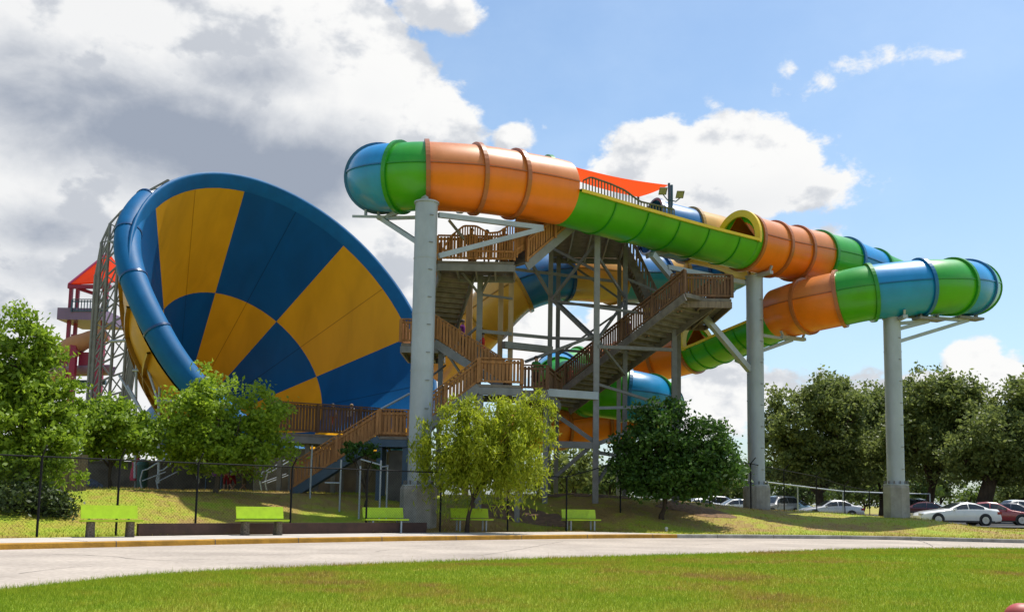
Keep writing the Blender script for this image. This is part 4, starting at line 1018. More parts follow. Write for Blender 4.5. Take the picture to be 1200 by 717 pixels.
GQ = [onground(px, d) for px, d in ((363, 39.5), (398, 38.2), (421, 37.6), (445, 37.8), (453, 38.2))]
for p, hh in zip(GQ, (2.1, 2.0, 2.0, 2.3, 2.1)):
    m = MB(); m.tube([p - V((0, 0, .1)), p + V((0, 0, hh))], .035, 8); m.build('post', MAT['steel'], gate)
m = MB(); m.tube([GQ[2] + V((0, 0, 2.25)), GQ[3] + V((0, 0, 2.12))], .03, 8); m.build('top_rail', MAT['steel'], gate)
m = MB(); m.tube([GQ[3] + V((0, 0, 2.05)), GQ[4] + V((0, 0, 2.05))], .03, 8); m.build('top_rail', MAT['steel'], gate)
m = MB(); m.tube([GQ[1] + V((-.6, 0, 1.1)), GQ[1] + V((0, 0, 1.1))], .03, 8); m.build('latch_rail', MAT['steel'], gate)
# low retaining wall behind the pavement
i0 = min(range(len(KS)), key=lambda i: abs(KS[i].x - on_off(150, 0).x)); m = MB(); rows = []
wp = [on_off(px, .06) for px in range(162, 500, 12)]
for p in wp:
    q = p.copy(); q.z = .15; nb = V((-.66, .75, 0)); rows.append([q + V((0, 0, -.05)), q + V((0, 0, .36)), q + nb * .16 + V((0, 0, .36)), q + nb * .16 + V((0, 0, -.05))])
m.grid(rows, 0, False); m.add(rows[0], [(0, 1, 2, 3)]); m.add(rows[-1], [(3, 2, 1, 0)])
tag(m.build('retaining_wall', MAT['brown_wall']), 'low dark brown timber edging wall behind the pavement and benches', 'wall')
pk = thing('picket_fence', 'weathered grey picket fence under the large leafy tree', 'fence', onground(65, 33))
a, b = onground(36, 32.6), onground(98, 34.5)
for i in range(19):
    p = a.lerp(b, i / 18); m = MB(); m.box(p + V((0, 0, .6)), (.09, .025, 1.25 + .06 * rnd.random()), 0, .3); m.build('picket', MAT['wood_grey'], pk)
for z in (.35, .95):
    m = MB(); m.beam(a + V((0, .04, z)), b + V((0, .04, z)), .04, .09); m.build('rail', MAT['wood_grey'], pk)

# ------------------------------------------------------------------ benches
def bench(kind):
    root = thing('park_bench', '', 'bench'); W_ = 1.62
    m = MB(); m.obox((0, -.02, .455), V((W_ / 2, 0, 0)), V((0, .21, -.012)), V((0, 0, .026))); bo = m.build('seat', MAT['lime'], root)
    m = MB(); m.obox((0, .26, .70), V((W_ * .475, 0, 0)), V((0, .022, 0)), V((0, .045, .185))); m.build('backrest', MAT['lime'], root)
    for s_ in (-1, 1):
        x = s_ * W_ * .33
        if kind == 0:
            m = MB(); m.tube([(x, -.06, -.02), (x, -.06, .3), (x, -.06, .425)], [.115, .10, .10], 9, smooth=False); m.build('leg', MAT['rough_leg'], root)
            m = MB(); m.tube([(x, .16, -.02), (x, .16, .425)], [.105, .09], 9, smooth=False); m.build('leg', MAT['rough_leg'], root)
        else:
            for y in (-.17, .2):
                m = MB(); m.box((x, y, .21), (.055, .055, .42)); m.build('leg', MAT['steel'], root)
        m = MB(); m.beam((x, .225, .41), (x, .365, .84), .03, .06, up=V((1, 0, 0))); m.build('back_bracket', MAT['steel_mid'], root)
    return root
protoA, protoB = bench(0), bench(1)
BL = [('lime green bench with pebbled concrete legs, nearest the large leafy tree', 131, 28.0, 0, .62), ('lime green bench with pebbled legs in front of the round bright green tree', 308, 31.2, 0, .60),
      ('lime green bench with thin metal legs below the thickest column', 452, 35.2, 1, .50), ('lime green bench under the drooping yellow green tree', 553, 38.0, 1, .40), ('lime green bench farthest along the pavement, below the stair tower', 681, 41.0, 1, .36)]
ub = set()
for lb, px, d, kd, yaw in BL:
    pr = protoA if kd == 0 else protoB
    o = pr if kd not in ub else copy_tree(pr); ub.add(kd)
    q = P(px, 600, d); o.location = (q.x, d, .15); o.rotation_euler = (0, 0, yaw); o['label'] = lb; o['category'] = 'bench'; o['group'] = 'lime green benches along the pavement'

# ------------------------------------------------------------------ car park
m = MB(); xs = [14, 30, 60, 120]; m.add([(19.5, 56.5, .33), (110, 50, .33), (120, 122, .33), (10, 122, .33), (12, 66, .33)], [(0, 1, 2, 3, 4)])
MAT['asphalt'] = varied('car_park_asphalt', (.075, .073, .07), rough=.9, nscale=2, amt=.25, bump=.2)
struct(m.build('car_park', MAT['asphalt']))
def itp(x, tb): return float(np.interp(x, [t[0] for t in tb], [t[1] for t in tb]))
SHAPES = {
 'coupe': dict(L=4.9, W=1.82, top=[(-2.45, .52), (-2.36, .66), (-1.9, .80), (-1.0, .93), (-.72, .97), (.1, 1.33), (.55, 1.38), (.95, 1.33), (1.72, 1.02), (2.3, .99), (2.42, .86), (2.45, .6)], belt=[(-2.45, .5), (-2.3, .62), (-1.5, .80), (-.72, .90), (1.72, .96), (2.35, .88), (2.45, .58)], win=(-.5, 1.38), ws=(-.68, .06), rw=(1.02, 1.68)),
 'sedan': dict(L=4.75, W=1.82, top=[(-2.37, .5), (-2.28, .68), (-1.8, .82), (-1.05, .93), (-.85, .97), (-.1, 1.40), (.5, 1.46), (1.0, 1.40), (1.65, 1.08), (2.2, 1.05), (2.34, .9), (2.37, .6)], belt=[(-2.37, .48), (-2.2, .64), (-1.5, .82), (-.85, .92), (1.65, 1.0), (2.25, .92), (2.37, .58)], win=(-.6, 1.35), ws=(-.8, -.12), rw=(1.05, 1.6)),
 'suv': dict(L=4.7, W=1.9, top=[(-2.35, .6), (-2.28, .82), (-1.8, .98), (-1.1, 1.08), (-.9, 1.12), (-.3, 1.62), (.4, 1.74), (1.6, 1.70), (2.0, 1.55), (2.25, 1.15), (2.35, .7)], belt=[(-2.35, .55), (-2.2, .78), (-1.5, .98), (-.9, 1.06), (1.9, 1.12), (2.3, 1.05), (2.35, .66)], win=(-.65, 1.85), ws=(-.85, -.32), rw=(2.03, 2.2)),
 'pickup': dict(L=5.5, W=1.95, top=[(-2.75, .6), (-2.68, .9), (-2.1, 1.04), (-1.3, 1.12), (-1.1, 1.16), (-.5, 1.70), (0, 1.78), (.75, 1.74), (.95, 1.12), (1.0, 1.08), (2.6, 1.08), (2.75, .7)], belt=[(-2.75, .55), (-2.5, .85), (-1.1, 1.05), (.95, 1.06), (2.6, 1.04), (2.75, .66)], win=(-.85, .72), ws=(-1.05, -.52), rw=(.8, .9))}
def car(shape, paint, label):
    S_ = SHAPES[shape]; root = thing('parked_car', label, 'car', (0, 0, 0), 'cars parked beyond the grass'); hl = S_['L'] / 2; hw = S_['W'] / 2
    def sec(x):
        tap = 1 - .16 * max(0, abs(x) / hl - .72) / .28; w_ = hw * tap; zt = itp(x, S_['top']); zb = min(itp(x, S_['belt']), zt - .02); gh = min(1, max(0, (zt - zb - .04) / .38)); wt = w_ * .90 * (1 - gh) + w_ * .70 * gh
        z0 = .20 + .06 * max(0, abs(x) / hl - .8) / .2
        return [(0, z0), (w_ * .90, z0), (w_ * .985, z0 + .10), (w_, (z0 + zb) * .5 + .02), (w_ * .985, zb - .06), (w_ * .955, zb), (wt, zt - .035), (wt * .86, zt), (wt * .4, zt + .012), (0, zt + .015)]
    xs = sorted(set([t[0] for t in S_['top']] + list(np.linspace(-hl, hl, 25)))); m = MB(); rows = []
    for x in xs:
        h = sec(x); rows.append([V((x, y, z)) for y, z in h] + [V((x, -y, z)) for y, z in h[-2:0:-1]])
    m.grid(rows, 0, True, closed=True); m.add(rows[0], [tuple(range(len(rows[0])))]); m.add(rows[-1], [tuple(range(len(rows[0])))[::-1]])
    body = m.build('body', paint, root)
    for s_ in (-1, 1):   # side glass, split by the pillar
        a, b = S_['win']; mids = [a, (a + b) / 2 - .03, (a + b) / 2 + .03, b]
        for u0, u1 in ((mids[0], mids[1]), (mids[2], mids[3])):
            rows = []
            for x in np.linspace(u0, u1, 7):
                h = sec(x); p, q = V((x, h[5][0] * s_, h[5][1])), V((x, h[6][0] * s_, h[6][1])); o = V((0, .012 * s_, .004)); rows.append([p.lerp(q, .12) + o, p.lerp(q, .86) + o])
            m = MB(); m.grid(rows if s_ < 0 else [r[::-1] for r in rows], 0, False); m.build('side_window', MAT['glass'], root)
    for nm_, (a, b) in (('windscreen', S_['ws']), ('rear_window', S_['rw'])):
        rows = []
        for x in np.linspace(a, b, 6):
            h = sec(x); rows.append([V((x + (-.008 if nm_ == 'windscreen' else .008), y * k_, z + .012)) for k_ in (-1, 1) for y, z in ([(h[7][0] * .98, h[7][1]), (h[8][0], h[8][1])] if k_ < 0 else [(h[8][0], h[8][1]), (h[7][0] * .98, h[7][1])])])
        m = MB(); m.grid(rows, 0, True); m.build(nm_, MAT['glass'], root)
    for x in (-hl * .60, hl * .57):
        for s_ in (-1, 1):
            r_ = .325 if shape in ('coupe', 'sedan') else .37; w_ = sec(x)[3][0]; c = V((x, s_ * w_, r_))
            m = MB(); m.tube([c + V((0, -s_ * .25, .02)), c + V((0, s_ * .006, .02))], r_ + .06, 24, smooth=False); m.build('wheel_arch', MAT['trim_dark'], root)
            m = MB(); m.tube([c - V((0, s_ * .2, 0)), c - V((0, s_ * .02, 0)), c + V((0, s_ * .014, 0)), c + V((0, s_ * .018, 0))], [r_, r_, r_ * .95, r_ * .70], 24); wh = m.build('wheel', MAT['tyre'], root)
            m = MB(); m.tube([c + V((0, s_ * .010, 0)), c + V((0, s_ * .024, 0))], r_ * .66, 18, smooth=False)
            for k_ in range(5): 
                aa = k_ * 2 * math.pi / 5; m.beam(c + V((0, s_ * .028, 0)), c + V((math.cos(aa) * r_ * .62, s_ * .028, math.sin(aa) * r_ * .62)), .05, .012, up=V((0, 1, 0)))
            m.build('rim', MAT['rim'], wh)
    for s_ in (-1, 1):
        h = sec(hl - .08); m = MB(); m.box((hl - .03, s_ * hw * .66, itp(hl - .2, S_['belt']) - .13), (.10, .34, .16)); m.box((hl - .16, s_ * (hw * .86), itp(hl - .2, S_['belt']) - .13), (.22, .10, .15)); m.build('tail_light', MAT['tail_red'], root)
        m = MB(); m.box((-hl + .10, s_ * hw * .62, .62 if shape in ('coupe', 'sedan') else .78), (.18, .36, .12)); m.build('headlight', MAT['head_clear'], root)
        mx = S_['win'][0] + .05; h = sec(mx); m = MB(); m.box((mx, s_ * (h[5][0] + .09), h[5][1] + .06), (.09, .18, .11)); m.build('mirror', paint, root)
    m = MB(); m.box((0, 0, .25), (S_['L'] * .8, S_['W'] * 1.0, .07)); m.build('sill_trim', MAT['trim_dark'], root)
    m = MB(); m.box((hl - .02, 0, .42), (.08, S_['W'] * .82, .14)); m.build('bumper', paint, root)
    return root
MAT['cwhite'] = car_paint('white_car_paint', (.78, .77, .74)); MAT['cred'] = car_paint('red_car_paint', (.30, .012, .02)); MAT['cblue'] = car_paint('navy_car_paint', (.015, .025, .06)); MAT['csilver'] = car_paint('silver_car_paint', (.5, .5, .51), .3)
MAT['cdark'] = car_paint('charcoal_car_paint', (.03, .03, .034)); MAT['cteal'] = car_paint('pale_blue_car_paint', (.25, .42, .50)); MAT['cgrey'] = car_paint('grey_car_paint', (.22, .22, .22)); MAT['cmaroon'] = car_paint('maroon_car_paint', (.10, .012, .015))
for shp, pt, px, d, yaw, lb in [('coupe', 'cwhite', 1119, 60.0, .03, 'white coupe parked nearest the grass with its nose towards the column pedestal'), ('sedan', 'cred', 1166, 63.8, math.pi - .35, 'red sedan parked right behind the white coupe'),
        ('sedan', 'cblue', 1192, 68.0, math.pi - .5, 'navy blue sedan parked beside the red one'), ('pickup', 'cwhite', 1188, 84, .1, 'white pickup truck parked under the oak with the thick trunk'),
        ('sedan', 'cmaroon', 1094, 74, 2.6, 'maroon sedan just behind the column pedestal by the white coupe'), ('suv', 'cdark', 1076, 80, 1.9, 'dark suv half hidden behind the pedestal of the nearest column'), ('sedan', 'csilver', 972, 74.5, .04, 'silver sedan behind the black fence between two columns'),
        ('sedan', 'cteal', 934, 80, 2.5, 'pale blue sedan left of the silver one'), ('suv', 'cgrey', 908, 79, .6, 'grey suv just right of the middle column'), ('sedan', 'cwhite', 858, 82, .05, 'white sedan between the dark green tree and the middle column'),
        ('sedan', 'csilver', 812, 84, .2, 'silver sedan seen below the dark green tree'), ('suv', 'cblue', 828, 92, .2, 'dark blue suv deep behind the dark green tree'), ('sedan', 'cdark', 1122, 88, .1, 'charcoal sedan under the oaks behind the maroon sedan')]:
    o = car(shp, MAT[pt], lb); q = P(px, 590, d); o.location = (q.x, d, .33 if d > 57 else gz(q.x, d)); o.rotation_euler = (0, 0, yaw)

# ------------------------------------------------------------------ people
def person(label, loc, yaw, shirt, short, skin='skin', hair='hair', pose='stand', h=1.7):
    J = {'pel': (0, 0, .93), 'ch': (0, 0, 1.28), 'nk': (0, 0, 1.46), 'hd': (0, -.02, 1.60), 'tp': (0, 0, 1.68)}
    a_ = .12 if pose == 'stand' else .26
    for s_, n_ in ((-1, 'l'), (1, 'r')):
        st = a_ * s_ * (1 if pose == 'walk' else .3)
        J['hip' + n_] = (s_ * .09, 0, .88); J['kn' + n_] = (s_ * .10, -.05 - st * .4, .48); J['an' + n_] = (s_ * .10, .02 + st * .9, .08); J['to' + n_] = (s_ * .11, -.14 + st * .9, .035)
        J['sh' + n_] = (s_ * .18, 0, 1.41)
        if pose == 'reach': J['el' + n_] = (s_ * .26, -.2, 1.22); J['wr' + n_] = (s_ * .2, -.42, 1.15); J['ha' + n_] = (s_ * .19, -.50, 1.14)
        else: J['el' + n_] = (s_ * .26, .03 - st * .3, 1.14); J['wr' + n_] = (s_ * .25, -.07 - st * .6, .90); J['ha' + n_] = (s_ * .24, -.09 - st * .7, .81)
    RD = {'pel': .14, 'ch': .155, 'nk': .055, 'hd': .10, 'tp': .075, 'hip': .095, 'kn': .058, 'an': .04, 'to': .035, 'sh': .065, 'el': .042, 'wr': .03, 'ha': .035}
    names = list(J); ed = [('pel', 'ch'), ('ch', 'nk'), ('nk', 'hd'), ('hd', 'tp')]
    for n_ in 'lr': ed += [('pel', 'hip' + n_), ('hip' + n_, 'kn' + n_), ('kn' + n_, 'an' + n_), ('an' + n_, 'to' + n_), ('ch', 'sh' + n_), ('sh' + n_, 'el' + n_), ('el' + n_, 'wr' + n_), ('wr' + n_, 'ha' + n_)]
    me = bpy.data.meshes.new('skeleton'); me.from_pydata([V(J[n]) * h / 1.7 for n in names], [(names.index(a), names.index(b)) for a, b in ed], [])
    o = bpy.data.objects.new('skeleton', me); COL.objects.link(o); md = o.modifiers.new('s', 'SKIN')
    for i, n in enumerate(names):
        k_ = n[:-1] if n[:-1] in RD else n; r_ = RD[k_] * h / 1.7; sv = me.skin_vertices[0].data[i]; sv.radius = (r_, r_ * (.72 if k_ in ('pel', 'ch') else 1)); sv.use_root = (n == 'pel')
    sb = o.modifiers.new('b', 'SUBSURF'); sb.levels = 1; sb.render_levels = 1
    dg = bpy.context.evaluated_depsgraph_get(); bm_ = bpy.data.meshes.new_from_object(o.evaluated_get(dg)); bpy.data.objects.remove(o)
    bm_.name = 'person_body'
    for mt in (MAT[skin], cloth(*shirt), cloth(*short), MAT['trim_dark']): bm_.materials.append(mt)
    for f in bm_.polygons:
        c = f.center; z = c.z * 1.7 / h; f.use_smooth = True
        f.material_index = 3 if z < .075 else 2 if .5 < z < .95 and abs(c.x) < .21 else 1 if .95 <= z < 1.455 and (abs(c.x) < .22 or z > 1.28) else 0
    p = bpy.data.objects.new('person', bm_); COL.objects.link(p); tag(p, label, 'person', 'visitors in the water park'); p.location = loc; p.rotation_euler = (0, 0, yaw)
    m = MB(); rows = []; sc_h = h / 1.7
    for i in range(6):
        th = i / 5 * 1.75; rows.append([V((math.sin(th) * math.cos(q) * .112, math.sin(th) * math.sin(q) * .118 + .015, 1.61 + math.cos(th) * .115)) * sc_h for q in np.linspace(0, 2 * math.pi, 13)[:-1] if True])
    m.grid(rows, 0, True, closed=True); hr = m.build('hair', MAT[hair], None); hr.parent = p
    return p
RED = ('red', (.42, .03, .03)); CORAL = ('coral', (.62, .14, .10)); NAVY = ('navy', (.02, .03, .10)); WHITE = ('white', (.7, .7, .68)); YEL = ('yellow', (.6, .45, .03)); BLU = ('blue', (.04, .12, .4)); GRN = ('green', (.06, .2, .05)); TAN = ('tan', (.35, .25, .14)); BLK = ('black', (.02, .02, .022)); PUR = ('purple', (.16, .03, .2))
for lb, loc, yaw, sh_, so_, sk, hr, ps in [
    ('visitor in coral top standing under the round bright green tree', onground(264, 54), .3, CORAL, RED, 'skin', 'hair', 'stand'), ('visitor in white shirt beside the coral topped visitor under the tree', onground(271, 53.4), 1.2, WHITE, RED, 'skin', 'hair_fair', 'walk'),
    ('visitor in navy shirt and tan shorts walking below the deck', onground(284, 54), 2.0, NAVY, TAN, 'skin', 'hair', 'walk'), ('child in blue shirt standing on the brown viewing deck', P(389, 506, 45.6), 2.6, BLU, RED, 'skin', 'hair', 'stand'),
    ('child in white shirt on the viewing deck near the stair landing', P(411, 506, 46.2), 2.9, WHITE, BLU, 'skin', 'hair_fair', 'stand'),
    ('bald visitor in tan shirt on the upper landing left end', V((P(552, 300, 42.4).x, 42.5, l4a.z + .01)), 0, TAN, NAVY, 'skin', 'hair', 'stand'), ('visitor in white shirt in the middle of the upper landing', V((P(570, 300, 42.6).x, 42.7, l4a.z + .01)), .3, WHITE, NAVY, 'skin', 'hair', 'stand'),
    ('visitor in red shirt at the right end of the upper landing', V((P(590, 300, 42.4).x, 42.4, l4a.z + .01)), -.4, RED, BLK, 'skin_dark', 'hair', 'stand'),
    ('visitor in green shirt on the lower tower deck', V((P(628, 460, 44.4).x, 44.4, lz + .01)), .6, GRN, BLK, 'skin', 'hair', 'stand')]:
    o = person(lb, loc, yaw, sh_, so_, sk, hr, ps, 1.32 if 'viewing deck' in lb else 1.7)
# queue on the long flight, on the upper deck and the second leg
fa = F5A; fb_ = F5B
for i, (t, sh_, so_, lb) in enumerate([(.12, CORAL, BLK, 'visitor in coral top at the bottom of the long tower flight'), (.30, WHITE, NAVY, 'visitor in white shirt low on the long tower flight'), (.50, PUR, BLK, 'visitor in purple top half way up the long tower flight'), (.66, YEL, NAVY, 'visitor in yellow shirt high on the long tower flight'), (.84, BLU, TAN, 'visitor in blue shirt near the top of the long tower flight')]):
    nst = max(2, int(round((rz - lz) / .19))); k_ = int(t * nst); c = fa.lerp(fb_, (k_ + .5) / nst); c.z = lz + (rz - lz) * (k_ + .5) / nst + .055
    person(lb, c + V((.1, rnd.uniform(-.3, .3), 0)), -1.2, sh_, so_, 'skin', 'hair' if i % 2 else 'hair_fair', 'stand', 1.62 + .1 * rnd.random())
for px, d, lb, sh_ in [(679, 45.4, 'visitor with fair hair at the upper deck edge beside the green trough', WHITE), (712, 46.4, 'visitor in red shirt behind the grey screen on the upper deck', RED), (728, 46.8, 'visitor in yellow shirt behind the grey screen on the upper deck', YEL)]:
    person(lb, V((P(px, 250, d).x, d, tz + .01)), .5, sh_, NAVY, 'skin', 'hair_fair' if px < 690 else 'hair', 'stand')
pa = P(592, 452, 43.8); pb = V((l3b.x, 44.4, l3a.z))
for t, sh_, lb in ((.35, RED, 'visitor in red shirt on the second stair leg behind the pale posts'), (.68, PUR, 'visitor in purple top on the second stair leg near the thick column')):
    nst = max(2, int(round((pb.z - pa.z) / .19))); k_ = int(t * nst); c = pa.lerp(pb, (k_ + .5) / nst) + V((0, 0, .055)); person(lb, c, 1.3, sh_, BLK, 'skin_dark', 'hair', 'stand')

# ------------------------------------------------------------------ scaffold behind the funnel
scf = thing('funnel_scaffold', 'dense grey steel truss scaffold holding the back of the big funnel', 'scaffold', onground(128, 60))
cols_ = [(112, 322), (119, 284), (129, 262), (142, 248), (158, 235), (177, 222), (197, 211)]
LY = (56.5, 60.0)
def spt(i, z_frac, ly):
    px, ty = cols_[i]; t = P(px, ty, LY[ly]); g = gz(t.x, t.y); 
    bot = g if i < 5 else t.z - 7.0
    return V((t.x, t.y, bot + (t.z - bot) * z_frac))
for ly in (0, 1):
    for i in range(len(cols_)):
        m = MB(); m.tube([spt(i, -.01, ly), spt(i, 1, ly)], .10, 6); m.build('truss_leg', MAT['steel_mid'], scf)
    for i in range(len(cols_) - 1):
        m = MB(); nb = 15
        for k in range(nb + 1):
            m.beam(spt(i, k / nb, ly), spt(i + 1, k / nb, ly), .09, .09)
            if k < nb and ly == 0 and k % 3: m.beam(spt(i, (k + (1 if (k + i) % 2 else 0)) / nb, ly), spt(i + 1, (k + (0 if (k + i) % 2 else 1)) / nb, ly), .06, .06)
            if k < nb: m.beam(spt(i, (k + (0 if (k + i) % 2 else 1)) / nb, ly), spt(i + 1, (k + (1 if (k + i) % 2 else 0)) / nb, ly), .07, .07)
        m.build('truss_bay', MAT['steel_mid'], scf)
for i in range(len(cols_)):
    m = MB()
    for k in range(10):
        m.beam(spt(i, k / 9, 0), spt(i, k / 9, 1), .09, .09)
        if k < 9: m.beam(spt(i, k / 9, 0), spt(i, (k + 1) / 9, 1), .07, .07)
    m.build('cross_frame', MAT['steel_mid'], scf)
for i in range(2, 7):   # ties into the shell
    a = R_(150 - i * 3); m = MB(); m.beam(spt(i, .93, 0), fpt(.80, a, 1.3), .12, .12); m.build('shell_tie', MAT['steel_mid'], scf)
strut = thing('funnel_strut_frame', 'light steel struts propping the lower left of the funnel', 'strut frame', onground(200, 47))
pts_ = {}
def sp(px, py, d): return P(px, py, d)
for a, b in [((150, 360, 50.5), (186, 472, 48)), ((128, 400, 51), (170, 398, 50)), ((165, 398, 50), (240, 510, 48)), ((186, 434, 49.5), (156, 434, 50)), ((188, 433, 49), (186, 480, 48.6)), ((188, 433, 49), (240, 470, 47.5)), ((140, 440, 51), (200, 540, 48)), ((150, 452, 50.5), (176, 500, 48.6)), ((172, 368, 50.3), (164, 400, 50)), ((186, 470, 48.4), (186, 566, 48.4)), ((160, 420, 50), (158, 560, 50)), ((230, 462, 47), (232, 566, 47)), ((186, 470, 48.4), (245, 468, 47))]:
    m = MB(); m.tube([sp(*a), sp(*b)], .075, 6); m.build('strut', MAT['steel'], strut)

# ------------------------------------------------------------------ pink tower far left
pt = thing('pink_slide_tower', 'distant magenta tower with orange canopy and lilac flumes behind the leafy trees', 'tower', onground(100, 76))
D1, D2 = 74.0, 78.0
for px, d, y0, w_ in ((84, D1, 334, .24), (92, D1 + 1, 330, .24), (125, D1, 310, .24), (128, D2, 300, .24)):
    t = P(px, y0, d); m = MB(); g = gz(t.x, t.y); m.box((t.x, t.y, (t.z + g) / 2), (w_, w_, t.z - g)); m.build('post', MAT['pink_steel'], pt)
for px, y0, d in ((88, 392, D1 - 1), (118, 398, D1 - 1)):
    t = P(px, y0, d); m = MB(); g = gz(t.x, t.y); m.box((t.x, t.y, (t.z + g) / 2), (.42, .42, t.z - g)); m.build('pier', MAT['pink_steel'], pt)
def sheet(pts, mat, name, th=.12):
    pts = [V(p) for p in pts]; n = (pts[1] - pts[0]).cross(pts[2] - pts[0]).normalized() * th; k_ = len(pts); m = MB()
    m.add(pts + [p + n for p in pts], [tuple(range(k_))[::-1], tuple(range(k_, 2 * k_))] + [(i, (i + 1) % k_, k_ + (i + 1) % k_, k_ + i) for i in range(k_)]); return m.build(name, mat, pt)
ap = P(127, 298, 76); e1 = P(82, 334, 73); e2 = P(122, 332, 72.5); e3 = P(150, 330, 76); e4 = P(95, 332, 79)
sheet([ap, e1, e2], MAT['red_canvas'], 'canopy'); sheet([ap, e2, e3], MAT['red_canvas'], 'canopy'); sheet([ap, e4, e1], MAT['red_canvas'], 'canopy')
m = MB(); m.beam(ap, e1, .3, .3); m.build('canopy_beam', MAT['pink_steel'], pt); m = MB(); m.beam(P(80, 336, 73), P(130, 336, 73), .28, .28); m.build('canopy_beam', MAT['pink_steel'], pt); m = MB(); m.beam(P(92, 338, 73), P(116, 346, 74), .22, .22); m.build('canopy_beam', MAT['pink_steel'], pt)
m = MB(); m.box(P(108, 374, 75.5), (3.4, 4.5, .9)); fl_ = m.build('platform', MAT['lilac'], pt)
railing(P(84, 366, 73.2), P(126, 366, 73.2), fl_, 'bluegrey', h=1.0, gap=.22, pk=.07)
fp_, _ = spline([P(124, 384, 73.6), P(108, 388, 73.4), P(92, 396, 73.6), (P(78, 408, 75)), P(70, 422, 77.5), P(72, 436, 81)], 8)
F_ = frames(fp_); o = trough_section(F_, 1.05, [R_(100)] * len(F_), [MAT['rose'], MAT['rose']], pt); o.name = 'flume'
fp_, _ = spline([P(132, 430, 74), P(104, 431, 74), P(70, 432, 75), P(40, 436, 77)], 8); F_ = frames(fp_); o = trough_section(F_, .62, [R_(80)] * len(F_), [MAT['lilac'], MAT['lilac']], pt); o.name = 'flume'
m = MB(); m.beam(P(92, 398, 73), P(120, 400, 73), .35, .4); m.build('cross_beam', MAT['steel_mid'], pt)
m = MB(); m.box(P(102, 422, 74), (.9, .9, 1.1)); m.build('cap_block', MAT['pink_steel'], pt)
m = MB(); m.beam(P(80, 448, 75), P(124, 448, 75), .3, .35); m.build('cross_beam', MAT['bluegrey'], pt)

# ------------------------------------------------------------------ small things in the park
a, b = onground(40, 53), onground(350, 62); m = MB(); m.beam(a + V((0, 0, .75)), b + V((0, 0, .75)), .25, 1.7); m.beam(a + V((0, 0, 1.63)), b + V((0, 0, 1.63)), .4, .1)
tag(m.build('concrete_wall', MAT['conc_dark']), 'low grey brown concrete wall beyond the picket fence', 'wall')
rk = MB(); c = onground(105, 36.5); rows = []
for i in range(9):
    th = math.pi * .5 * i / 8; rows.append([V((c.x + .42 * math.sin(th) * math.cos(q) * (1 + .25 * mnoise.noise(V((math.cos(q) * 2, math.sin(q) * 2, i * .4)))), c.y + .3 * math.sin(th) * math.sin(q), c.z - .02 + .36 * math.cos(th) * (1 + .2 * mnoise.noise(V((math.cos(q), math.sin(q), 3)))))) for q in np.linspace(0, 2 * math.pi, 17)[:-1]])
rk.grid(rows, 0, True, closed=True); tag(rk.build('boulder', varied('blue_grey_stone', (.12, .14, .20), rough=.9, nscale=6, amt=.4, bump=.5)), 'rounded blue grey boulder on the grass behind the nearest bench', 'boulder')
# folded parasol, bin, banner, drum
ps = thing('closed_parasol', 'closed pink red parasol standing by the concrete wall', 'parasol', onground(157, 52)); b0 = onground(157, 52)
m = MB(); m.tube([b0, b0 + V((0, 0, 2.2))], .03, 8); m.build('pole', MAT['steel'], ps); m = MB(); m.tube([b0 + V((0, 0, .55)), b0 + V((0, 0, .7)), b0 + V((0, 0, 1.6)), b0 + V((0, 0, 2.1))], [.26, .3, .2, .04], 12); m.build('canopy', varied('pink_canvas', (.50, .06, .10), nscale=4, rough=.8), ps)
bn = thing('litter_bin', 'dark green litter bin next to the closed parasol', 'bin', onground(165, 51.5)); b0 = onground(165, 51.5)
m = MB(); m.tube([b0, b0 + V((0, 0, 1.35))], [.26, .3], 14); m.build('body', varied('dark_green_bin', (.01, .07, .05), rough=.5, nscale=4), bn); m = MB(); m.tube([b0 + V((0, 0, 1.352)), b0 + V((0, 0, 1.5)), b0 + V((0, 0, 1.68))], [.33, .3, .12], 14); m.build('lid', varied('dark_green_lid', (.012, .09, .065), rough=.5, nscale=4), bn)
bnn = thing('purple_banner', 'purple banner panel on posts behind the round bright green tree', 'banner', onground(250, 52)); b0 = onground(240, 52); b1 = onground(258, 52)
for q in (b0, b1):
    m = MB(); m.tube([q, q + V((0, 0, 1.9))], .04, 8); m.build('post', MAT['bluegrey'], bnn)
m = MB(); mp_ = (b0 + b1) / 2 + V((0, -.06, 1.3)); m.box(mp_, ((b1 - b0).length * 1.05, .03, 1.0)); m.build('panel', varied('purple_vinyl', (.17, .012, .17), rough=.5, nscale=3), bnn)
dr_ = thing('turquoise_pipe', 'turquoise plastic pipe standing under the stair landing by the thick column', 'pipe', onground(462, 43.4)); b0 = onground(463, 43.4); tpz = P(463, 526, 43.4)
m = MB(); m.tube([b0, (b0.x, b0.y, tpz.z)], .26, 16); m.build('barrel', varied('turquoise_plastic', (.01, .28, .36), rough=.35, nscale=3), dr_); m = MB(); m.tube([(b0.x, b0.y, tpz.z - .55), (b0.x, b0.y, tpz.z - .45)], .29, 16); m.build('collar', MAT['blue_edge'], dr_)
hl_ = thing('loop_handrail', 'pale steel loop handrails at the ramp behind the round bright green tree', 'handrail', onground(190, 47))
for px0, px1, d in ((165, 192, 47), (184, 206, 47.6), (306, 334, 46), (312, 340, 47)):
    a, b = onground(px0, d), onground(px1, d + .6); m = MB(); pl = [a + V((0, 0, .1)), a + V((-.1, 0, .5)), a + V((0, 0, .95)), a + V((.2, 0, 1.0)), b + V((0, 0, 1.6))]; m.tube(pl, .035, 7); m.tube([a + V((0, 0, .45)), b + V((0, 0, .9))], .028, 7); m.build('loop_rail', MAT['steel'], hl_)
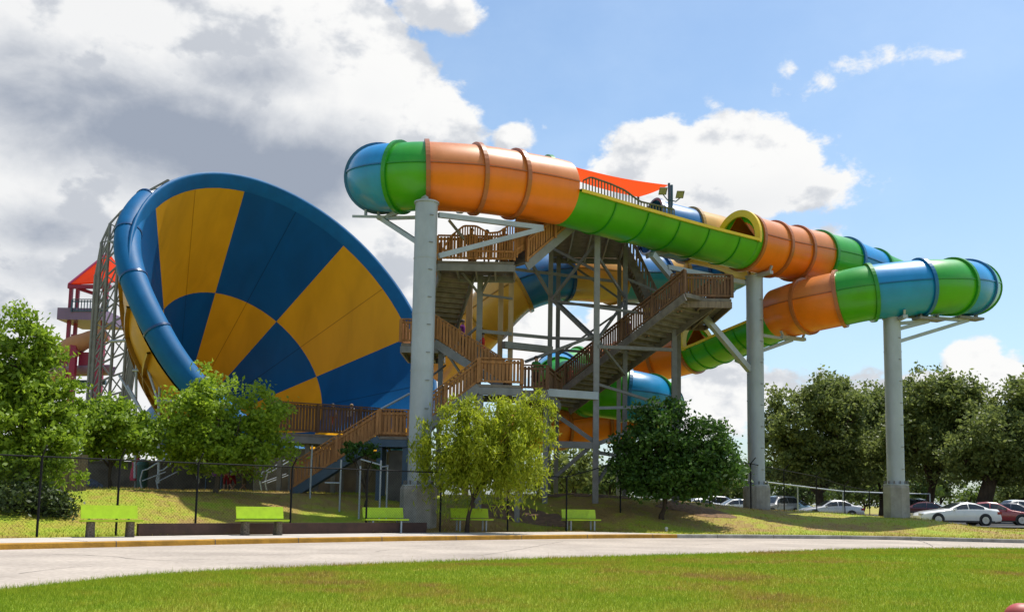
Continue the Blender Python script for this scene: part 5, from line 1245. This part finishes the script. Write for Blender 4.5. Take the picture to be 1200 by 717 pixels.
mk = G(781, 624, .15); m = MB(); m.tube([mk, mk + V((0, 0, .14)), mk + V((0, 0, .2)), mk + V((.01, 0, .24))], [.055, .055, .075, .03], 10); tag(m.build('marker_stub', varied('white_marker', (.7, .68, .6), nscale=20)), 'small white marker stub at the end of the yellow kerb', 'marker')
q = G(1197, 722, .12); m = MB(); rows = []
for i in range(8):
    th = math.pi * .5 * i / 7; rows.append([V((q.x + .20 * math.sin(th) * math.cos(t), q.y + .16 * math.sin(th) * math.sin(t), q.z + .16 * math.cos(th))) for t in np.linspace(0, 2 * math.pi, 21)[:-1]])
m.grid(rows, 0, True, closed=True); m.tube([q - V((0, 0, .02)), q + V((0, 0, .02))], .215, 20); tag(m.build('red_dome', varied('faded_red_plastic', (.55, .09, .08), nscale=8, rough=.5)), 'small faded red dome poking into the lower corner of the lawn', 'marker')
# mulch beds on the bank
MAT['mulch'] = varied('dry_mulch', (.26, .15, .075), rough=.95, nscale=5, amt=.4, bump=.6, bscale=25)
for pxa, d, rx, ry in ((610, 42.8, 2.3, 1.4), (812, 45.6, 1.8, 1.2), (690, 46.5, 2.0, .9)):
    c = onground(pxa, d); m = MB(); N = 28; vs = [V((c.x, c.y, gz(c.x, c.y) + .03))]
    for ringk in (.5, 1.):
        for i in range(N):
            t = 2 * math.pi * i / N; k_ = ringk * (1 + .35 * mnoise.noise(V((math.cos(t) * 1.3 + pxa, math.sin(t) * 1.3, 0)))); x, y = c.x + rx * k_ * math.cos(t), c.y + ry * k_ * math.sin(t); vs.append(V((x, y, gz(x, y) + (.03 if ringk < 1 else .01))))
    fs = [(0, 1 + i, 1 + (i + 1) % N) for i in range(N)] + [(1 + i, 1 + N + i, 1 + N + (i + 1) % N, 1 + (i + 1) % N) for i in range(N)]
    m.add(vs, fs, 0, True); struct(m.build('mulch_bed', MAT['mulch']))

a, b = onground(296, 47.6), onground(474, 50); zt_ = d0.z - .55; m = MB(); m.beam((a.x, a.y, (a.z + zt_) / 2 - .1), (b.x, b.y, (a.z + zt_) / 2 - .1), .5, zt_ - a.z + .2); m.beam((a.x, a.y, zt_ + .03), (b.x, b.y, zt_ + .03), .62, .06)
tag(m.build('deck_shade_wall', MAT['conc_dark']), 'added dark wall standing in for the shadow under the brown viewing deck', 'wall')  # added wall, its dark colour stands in for the black shadow below the deck
# open joints and chips along the painted kerb
m = MB(); acc = 0; last = 0
for i in range(1, len(KS)):
    acc += (KS[i] - KS[i - 1]).length
    if acc - last > 2.6 and 5 < KS[i].y:
        last = acc; t = V((KN[i].y, -KN[i].x, 0)) * .012; prof = [(-.003, .0), (.008, .128), (.033, .1535), (.15, .1555)]
        m.grid([[KS[i] + KN[i] * a_ + V((0, 0, z_)) + t * sg for a_, z_ in prof] for sg in (-1, 1)], 0, False)
struct(m.build('kerb_joint', MAT['joint']))
